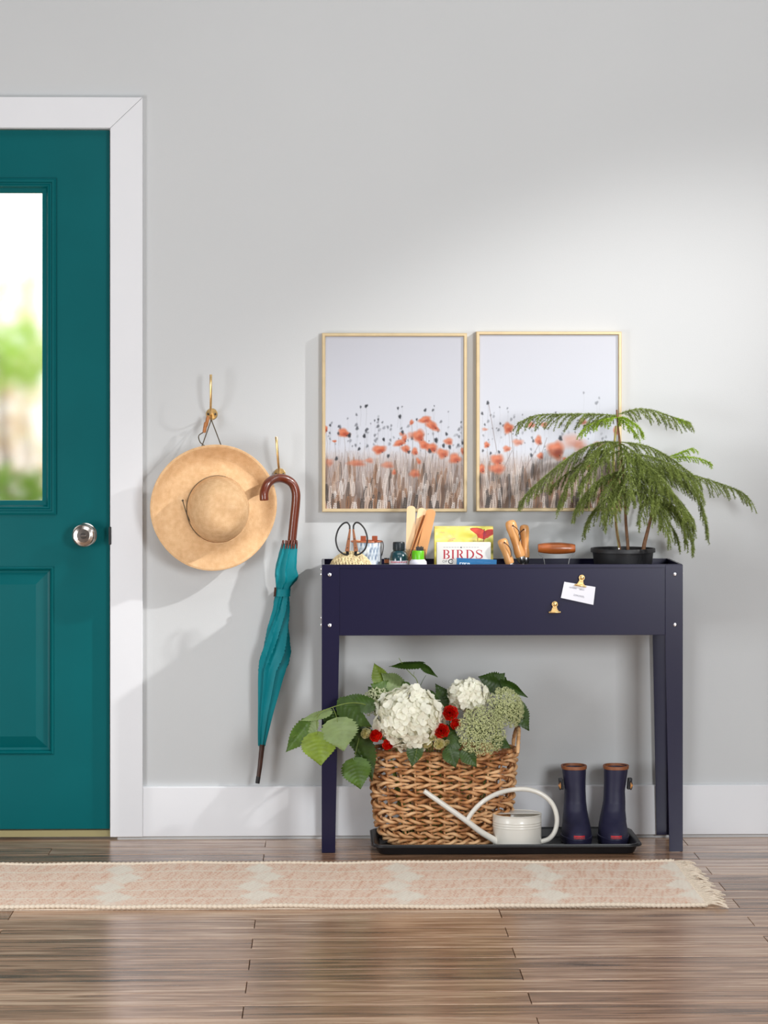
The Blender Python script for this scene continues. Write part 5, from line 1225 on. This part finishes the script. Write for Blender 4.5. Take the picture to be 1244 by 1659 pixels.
twig(L1, [(606, 1150, -.25), (590, 1141, -.30), (565, 1139, -.35), (535, 1147, -.36), (518, 1155, -.365), (513, 1168, -.37), (514.5, 1192, -.375)])
twig(L1, [(539, 1146, -.36), (544, 1158, -.37), (547, 1170, -.375)], .001); twig(L1, [(518, 1156, -.365), (504, 1165, -.36), (493, 1180, -.355), (474, 1195, -.35)], .001)
leaf(L1, (546.5, 1167), (557, 1217), 57, -.372, -.385, 'leaf_pale', (0.1, -1, .25), .14, .06)
leaf(L1, (514.5, 1190), (519.5, 1241), 54, -.378, -.385, 'leaf_light', (-0.1, -1, .35), .16, .05, .06)
leaf(L1, (500, 1170), (462.5, 1219), 34, -.36, -.35, 'leaf_mid', (-0.5, -1, .2), .3, .05)
leaf(L1, (534, 1152), (486, 1168), 22, -.36, -.36, 'leaf_pale', (0, -.6, 1), .2, .05)
leaf(L1, (551, 1140), (602, 1178), 40, -.345, -.30, 'leaf_dark', (0.2, -1, .6), .2, .08)
leaf(L1, (604, 1142), (546, 1132), 32, -.29, -.30, 'leaf_dark', (0, -1, .7), .2, .05)
leaf(L1, (541, 1155), (532, 1190), 26, -.34, -.33, 'leaf_dark', (0.3, -1, .2), .2, .05)
leaf(L1, (508, 1165), (494, 1200), 24, -.365, -.36, 'leaf_pale', (-0.6, -1, .3), .25, .05)
L2 = bough('dark green leafy stem hanging low against the basket left side', (592, 1175), -0.24)
stem_to(L2, at(596, 1180, -0.22), 0.002)
twig(L2, [(596, 1180, -.22), (584, 1190, -.26), (577, 1215, -.28), (573, 1235, -.285)], .0012)
leaf(L2, (573, 1232), (584, 1279), 46, -.288, -.295, 'leaf_mid', (-0.2, -1, .3), .2, .05)
leaf(L2, (584, 1192), (603, 1266), 34, -.27, -.27, 'leaf_dark', (-0.3, -1, .1), .2, .04)
leaf(L2, (582, 1178), (585, 1228), 40, -.26, -.265, 'leaf_dark', (0, -1, .3), .2, .04)
leaf(L2, (588, 1168), (574, 1200), 26, -.25, -.265, 'leaf_dark', (0.3, -1, .3), .2, .04)
L3 = bough('bright green leaves standing above the small lace flower', (640, 1130), -0.20)
stem_to(L3, at(640, 1130, -.20), 0.002)
twig(L3, [(640, 1130, -.20), (632, 1115, -.20), (622, 1102, -.20)], .0012)
leaf(L3, (622, 1110), (606, 1074), 28, -.20, -.19, 'leaf_light', (0.4, -1, .2), .2, .05)
leaf(L3, (654, 1118), (617, 1090), 40, -.195, -.20, 'leaf_pale', (0.2, -.8, .8), .15, .1)
leaf(L3, (645, 1130), (600, 1108), 38, -.21, -.23, 'leaf_mid', (-0.2, -1, .5), .2, .08)
leaf(L3, (650, 1128), (655, 1103), 14, -.19, -.19, 'leaf_mid', (0.2, -1, .2), .2, .05)
leaf(L3, (612, 1130), (596, 1112), 20, -.22, -.22, 'leaf_dark', (0.2, -1, .2), .2, .05)
L4 = bough('slender stem with dark leaves rising behind the large hydrangea', (690, 1130), -0.18)
stem_to(L4, at(692, 1135, -.18), 0.002)
twig(L4, [(692, 1135, -.18), (682, 1120, -.18), (674, 1100, -.18), (667, 1093, -.18), (655, 1080, -.18), (646, 1066, -.18)])
twig(L4, [(680, 1113, -.18), (685, 1102, -.18), (690, 1094, -.18)], .0009, 'leaf_dark'); twig(L4, [(672, 1098, -.18), (670, 1094, -.18), (671, 1088, -.18)], .0008)
leaf(L4, (684, 1075), (630, 1080), 22, -.175, -.19, 'leaf_dark', (0, -.55, 1), .25, .10)
leaf(L4, (682, 1076), (709, 1097), 15, -.175, -.18, 'leaf_dark', (0.4, -.8, .8), .25, .06)
leaf(L4, (663, 1112), (652, 1104), 9, -.18, -.18, 'leaf_mid', (0, -1, .3), .2, .05)
leaf(L4, (686, 1122), (712, 1134), 18, -.18, -.2, 'leaf_dark', (0, -1, .6), .2, .05)
leaf(L4, (728, 1142), (705, 1107), 24, -.2, -.18, 'leaf_dark', (0.2, -1, .1), .2, .05)
L5 = bough('broad dark leaves behind the smaller hydrangea at the right', (815, 1140), -0.17)
stem_to(L5, at(812, 1150, -.17), 0.002)
twig(L5, [(812, 1150, -.17), (812, 1125, -.17), (816, 1105, -.17)], .0014)
leaf(L5, (818, 1112), (774, 1096), 36, -.17, -.17, 'leaf_dark', (0, -1, .5), .15, .12)
leaf(L5, (800, 1110), (818, 1090), 22, -.165, -.165, 'leaf_dark', (0, -1, .3), .15, .05)
leaf(L5, (814, 1104), (855, 1130), 20, -.17, -.19, 'leaf_dark', (0.1, -.8, .8), .25, .08)
leaf(L5, (832, 1142), (857, 1184), 34, -.18, -.2, 'leaf_dark', (0.3, -1, .2), .2, .06)
leaf(L5, (840, 1138), (850, 1165), 20, -.19, -.2, 'leaf_dark', (0.3, -1, .2), .2, .06)
L6 = bough('dark leaves draped over the basket front rim', (690, 1200), -0.30)
stem_to(L6, at(692, 1208, -.26), 0.002)
twig(L6, [(678, 1200, -.315), (675, 1216, -.325), (671, 1234, -.328)], .001)
leaf(L6, (674, 1204), (667, 1243), 26, -.32, -.328, 'leaf_dark', (-0.2, -1, .2), .2, .05)
leaf(L6, (728, 1212), (738, 1244), 28, -.318, -.326, 'leaf_dark', (0.1, -1, .2), .2, .05)
leaf(L6, (752, 1215), (772, 1243), 26, -.315, -.325, 'leaf_dark', (0.2, -1, .2), .2, .05)
leaf(L6, (742, 1195), (722, 1216), 26, -.305, -.32, 'leaf_dark', (0, -1, .4), .2, .05)
leaf(L6, (800, 1196), (828, 1212), 22, -.26, -.27, 'leaf_dark', (0, -1, .6), .2, .05)
leaf(L6, (712, 1180), (745, 1200), 26, -.28, -.30, 'leaf_dark', (0, -1, .3), .2, .05)

# ---- watering can
wcY = -0.258; wc = at(837.5, 1370, wcY); wr = m_px(39.5, wcY); zt_ = at(837, 1318, wcY).z
can_ = thing('watering_can', 'cream enamel watering can with long spout and looped handle', 'watering can', (wc.x, wcY, TZ))
hC = zt_ - TZ
prof = [(0, 0.001), (wr * .985, 0.001), (wr, 0.003), (wr * .998, hC - 0.037)]
for z in (0.036, 0.029, 0.022): prof += [(wr * .999, hC - z), (wr * 1.012, hC - z + 0.0022), (wr * .999, hC - z + 0.0044)]
prof += [(wr * .998, hC - 0.003), (wr * 1.015, hC - 0.002), (wr * 1.018, hC), (wr * .99, hC + 0.001), (wr * .975, hC - 0.001), (wr * .97, hC - 0.06), (0, hC - 0.06)]
MB().lathe(prof, (wc.x, wcY, TZ), 'z', 56).build('body', M['cream_enamel'], can_, angle=30)
lid = [(wc.x + wr * .98 * math.cos(a), wcY + wr * .98 * math.sin(a), zt_ - 0.001) for a in [math.pi * (0 + k / 20) for k in range(21)]]
MB().prism(lid, (0, 0, 0.001)).build('half_cover', M['cream_enamel'], can_, smooth=False)
sp_ = smooth_path([at(806, 1364, wcY - .025), at(796, 1358, wcY - .030), at(778, 1347, wcY - .040), at(757, 1331, wcY - .048), at(722, 1306, wcY - .055), at(687, 1281.5, wcY - .06)], 6)
n_ = len(sp_); MB().tube(sp_, [m_px(5.6, wcY) - m_px(1.6, wcY) * k / (n_ - 1) for k in range(n_)], 16).build('spout', M['cream_enamel'], can_)
hd = smooth_path([at(756, 1331, wcY - .048), at(765, 1316, wcY - .046), at(782, 1299, wcY - .040), at(805, 1286, wcY - .02), at(830, 1279.5, wcY), at(855, 1279, wcY), at(878, 1287, wcY), at(895, 1303, wcY), at(902, 1325, wcY), at(899, 1346, wcY), at(889, 1359, wcY), at(874, 1364, wcY)], 7)
MB().tube(hd, m_px(3.9, wcY), 14).build('handle', M['cream_enamel'], can_)

# ---- boots
def boot(top, mid, low, side, label):
    sh = -0.125
    def X_(px, Y=sh): return at(px, 1300, Y).x
    bx0 = X_(low)
    t = thing('rain_boot', label, 'boot', (bx0, sh - .03, TZ), 'pair of navy rain boots')
    z_top = at(top, 1240, sh).z; z0 = TZ + 0.001
    S = [(0, low, .0405, .084, -.042), (.008, low, .0425, .088, -.042), (.020, low, .0425, .088, -.042), (.034, low, .0420, .084, -.039), (.050, low, .0395, .072, -.030), (.066, low + (mid - low) * .3, .0365, .058, -.017), (.085, low + (mid - low) * .6, .0335, .048, -.006), (.110, mid, .0312, .044, 0), (.140, mid, .0300, .0425, 0.001), (.165, mid * .6 + top * .4, .0312, .042, 0.001), (.195, mid * .2 + top * .8, .0338, .042, 0), (.222, top, .0350, .042, 0), (z_top - z0, top, .0355, .042, 0)]
    zz = [s[0] for s in S]
    def ringz(h, grow=0.0, n=40):
        px = np.interp(h, zz, [s[1] for s in S]); rx = np.interp(h, zz, [s[2] for s in S]) + grow; ry = np.interp(h, zz, [s[3] for s in S]) + grow; yo = np.interp(h, zz, [s[4] for s in S])
        x = X_(px); out = []
        for k in range(n):
            a = 2 * math.pi * k / n; c_, s_ = math.cos(a), math.sin(a); pw = 2 / 2.3
            nar = 1.0 - (0.16 * max(0, -s_) if h < .06 else 0) - (0.12 * max(0, s_) if h < 0.06 else 0)
            out.append((x + rx * nar * math.copysign(abs(c_) ** pw, c_), sh + yo + ry * math.copysign(abs(s_) ** pw, s_), z0 + h))
        return out
    H = z_top - z0
    hs = [0.018] + list(np.linspace(0.024, H - 0.001, 40))
    rows = [ringz(h) for h in hs] + [ringz(h, -0.0035) for h in np.linspace(H - 0.001, 0.06, 12)]
    MB().grid(rows, close_j=True).build('upper', M['boot'], t, angle=70)
    so = [ringz(h, 0.0022) for h in (0.0, 0.0035, 0.0155)] + [ringz(h, g_) for h, g_ in ((0.0165, 0.0012), (0.0175, 0.0030), (0.0205, 0.0030), (0.0215, 0.0))]
    g = MB().grid(so, close_j=True); g.f.append(tuple(range(40))[::-1]); g.build('sole', M['boot_sole'], t, angle=40)
    rm = [ringz(h, g_) for h, g_ in ((H - 0.0085, 0.0006), (H - 0.008, 0.0022), (H - 0.001, 0.0024), (H + 0.001, 0.0010), (H + 0.001, -0.0035), (H - 0.006, -0.0042))]
    MB().grid(rm, close_j=True).build('rim_binding', M['tan'], t, angle=50)
    hs_ = at(top, 1270, sh).z - z0
    xs_ = X_(top) + side * 0.0345
    MB().obox((xs_ + side * .003, sh - 0.006, z0 + hs_ + .002), (side * 0.006, 0, 0), (0, .010, 0), (side * .0015, 0, 0.016)).build('strap', M['black_strap'], t, smooth=False, bevel=0.002)
    MB().ring([(xs_ + side * (.006 + .003 * math.cos(a)), sh - 0.018 - .001 * math.sin(a), z0 + hs_ - .002 + .012 * math.sin(a)) for a in [2 * math.pi * k / 24 for k in range(24)]], 0.0014, 6).build('buckle', M['black_metal'], t)
    MB().tube([(xs_ + side * .0065, sh - .016, z0 + hs_ + .008), (xs_ + side * .008, sh - .018, z0 + hs_ - .002), (xs_ + side * .005, sh - .016, z0 + hs_ - .012)], [.0022, .0042, .002], 8, flat=.6, flat_axis=(0, 1, 0)).build('strap_keeper', M['tan_light'], t)
    # red patch on the toe
    lbl = X_(low); zl_ = at(low, 1358, -0.25).z - z0; P = []
    ring_lo, ring_hi = ringz(zl_ - 0.0065, 0.0008, 200), ringz(zl_ + 0.0065, 0.0008, 200)
    sel = [k for k in range(200) if ring_lo[k][1] < sh - .06 and abs(ring_lo[k][0] - lbl - side * 0.0) < 0.0165]; sel.sort(key=lambda k: ring_lo[k][0])
    lo = [ring_lo[k] for k in sel]; hi = [ring_hi[k] for k in sel]
    lp = MB().grid([lo, hi]).build('toe_patch', M['red_label'], t)
    g = MB()
    for k in range(7):
        q = int((k + .5 + .3) / 7.6 * len(sel)); q = min(q, len(sel) - 1); a = Vector(lo[q]); c_ = Vector(hi[q]); m_ = a.lerp(c_, .5) + Vector((0, -0.0006, 0)); up = (c_ - a) * .24
        g.obox(m_, (0.0012, 0, 0), (0, 0.0003, 0), up); g.obox(m_ + up * (0.7 if k % 2 else -.7) + Vector((.0014, 0, 0)), (0.0008, 0, 0), (0, 0.0003, 0), up * .25)
    g.build('patch_lettering', M['red_dark'], lp, smooth=False)
boot(929.5, 931.5, 931.5, -1, 'navy rain boot with tan rim, left of the pair, beside watering can')
boot(998, 995, 990.5, 1, 'navy rain boot with tan rim, right of the pair, near planter leg')

# ================================================================== RUG
RX0, RX1, RY0, RY1 = -1.75, 0.953, -1.093, -0.488
rug = thing('runner_rug', 'cream and pink woven runner rug with knotted fringe', 'rug', ((RX0 + RX1) / 2, (RY0 + RY1) / 2, 0))
nx, ny = 760, 96
Pr = Paint(nx, ny, (222, 194, 172)); rs = np.random.default_rng(3)
xw = RX0 + (RX1 - RX0) * np.arange(nx) / (nx - 1); yw = RY1 + (RY0 - RY1) * np.arange(ny) / (ny - 1)
Xg, Yg = np.meshgrid(xw, yw); v = (RY1 - Yg) / (RY1 - RY0)
base = np.zeros((ny, nx, 3)); base[:] = (250, 221, 199)
st = rs.normal(size=(ny, nx))
ac = np.zeros_like(st)
for k in range(9): ac += np.roll(np.roll(st, k, 0), -int(k * .3), 1)
st = ac
st = st / st.std()
band = np.sin((Xg + 0.5 * Yg * 0) * 2 * math.pi / 0.9) * .3
base += np.clip(st, -2, 1.2)[..., None] * np.array((9, 19, 22)) + band[..., None] * np.array((6, 4, 3))
pink = np.clip(st - .5, 0, 1)[..., None]; base = base * (1 - .35 * pink) + np.array((214, 160, 134)) * .35 * pink
cream = np.array((253, 242, 226.0)); lines = [.20, .41, .62, .82]
mask = np.zeros((ny, nx))
for l in lines: mask = np.maximum(mask, np.clip(1 - np.abs(v - l) / .018, 0, 1) * .8)
per = 0.371; c0 = -0.172
d = ((Xg - c0 + per / 2) % per) - per / 2
for k, l in enumerate([.14, .34, .55, .78]):
    jj = (0.018 if k % 2 else -0.012) + (l - .5) * -0.03
    sz = [0.075, .085, .085, .105][k]
    dd = np.abs(d - jj) / (sz * 0.5) + np.abs(v - l) / .125 + 0.10 * rs.normal(size=(ny, nx))
    mask = np.maximum(mask, np.clip((1.25 - dd) * 3, 0, 1) * .92)
mask = np.maximum(mask, np.clip(1 - np.abs(d) / .032, 0, 1) * .75)
base = base * (1 - mask[..., None]) + (cream + (st * 3)[..., None]) * mask[..., None]
edge = np.clip(1 - np.minimum(v, 1 - v) / .03, 0, 1)[..., None]; base = base * (1 - .6 * edge) + np.array((248, 238, 224)) * .6 * edge
Pr.a = base
m_ = paint_mat('woven_cotton', 0.92); nt = m_.node_tree; b_ = nt.nodes['Principled BSDF']
tc = nt.nodes.new('ShaderNodeTexCoord'); wv = N(nt, 'ShaderNodeTexWave', Scale=55.0, Distortion=1.5); wv.bands_direction = 'DIAGONAL'; nt.links.new(tc.outputs['Object'], wv.inputs['Vector'])
n2 = N(nt, 'ShaderNodeTexNoise', Scale=180.0, Detail=3.0); nt.links.new(tc.outputs['Object'], n2.inputs['Vector'])
a_ = N(nt, 'ShaderNodeMath', operation='ADD'); nt.links.new(wv.outputs[1], a_.inputs[0]); nt.links.new(n2.outputs[0], a_.inputs[1]); bump(nt, b_, a_.outputs[0], 0.4, 0.002)
ro = Pr.mesh('woven_field', m_, rug, (RX0, RY1, 0.007), (RX1 - RX0, 0, 0), (0, RY0 - RY1, 0))
co = np.empty(len(ro.data.vertices) * 3, np.float32); ro.data.vertices.foreach_get('co', co); co = co.reshape(-1, 3)
wavy = lambda x, y: 0.0012 * np.sin(x * 9 + y * 4) + 0.001 * np.sin(x * 23 + 1) + 0.0030 * np.clip(-y * 4 - .2, 0, 1) * (0.5 + 0.5 * np.sin(x * 3.1 + 2))
co[:, 2] += wavy(co[:, 0], co[:, 1]) + 0.0004 * np.sin(co[:, 0] * 900)
ro.data.vertices.foreach_set('co', co.reshape(-1)); ro.data.update(); ro.data.polygons.foreach_set('use_smooth', [True] * len(ro.data.polygons))
rc = wloc(rug)
for yy in (RY0, RY1):
    n_ = 1700; pts = []; rad = []
    for k in range(n_):
        x = RX0 + (RX1 - RX0) * k / (n_ - 1); pts.append((x, yy, 0.0062 + float(wavy(x - rc.x, yy - rc.y)))); rad.append(0.0042 + 0.0024 * abs(math.sin(math.pi * (x - RX0) / 0.0125)))
    MB().tube(pts, rad, 7).build('selvedge', M['fringe'], rug, angle=80)
MB().box((RX0, RY0, 0.0005), (RX1, RY1, 0.0045)).build('underside', M['fringe'], rug, smooth=False)
rr = random.Random(8)
for i in range(36):
    y = RY1 - 0.006 + (RY0 + 0.012 - RY1) * i / 35; x = RX1
    L = rr.uniform(.045, .066); ang = rr.gauss(-.10, .30); e = Vector((x + L * math.cos(ang), y + L * math.sin(ang), 0.004)); k_ = Vector((x + .012, y, 0.009))
    g = MB()
    for s in (-1, 0, 1):
        en = e + Vector((rr.uniform(-.008, .004), s * .0035 + rr.gauss(0, .002), rr.uniform(-.001, .003)))
        g.tube(smooth_path([(x - .004, y, .006), k_ + Vector((0, s * .0012, 0)), (k_ + en) / 2 + Vector((0, rr.gauss(0, .002), rr.uniform(0, .006))), en], 4), [.0019, .0023, .0023] + [.0019] * 9 + [.0013], 5)
    g.build('fringe_tassel', M['fringe'], rug)
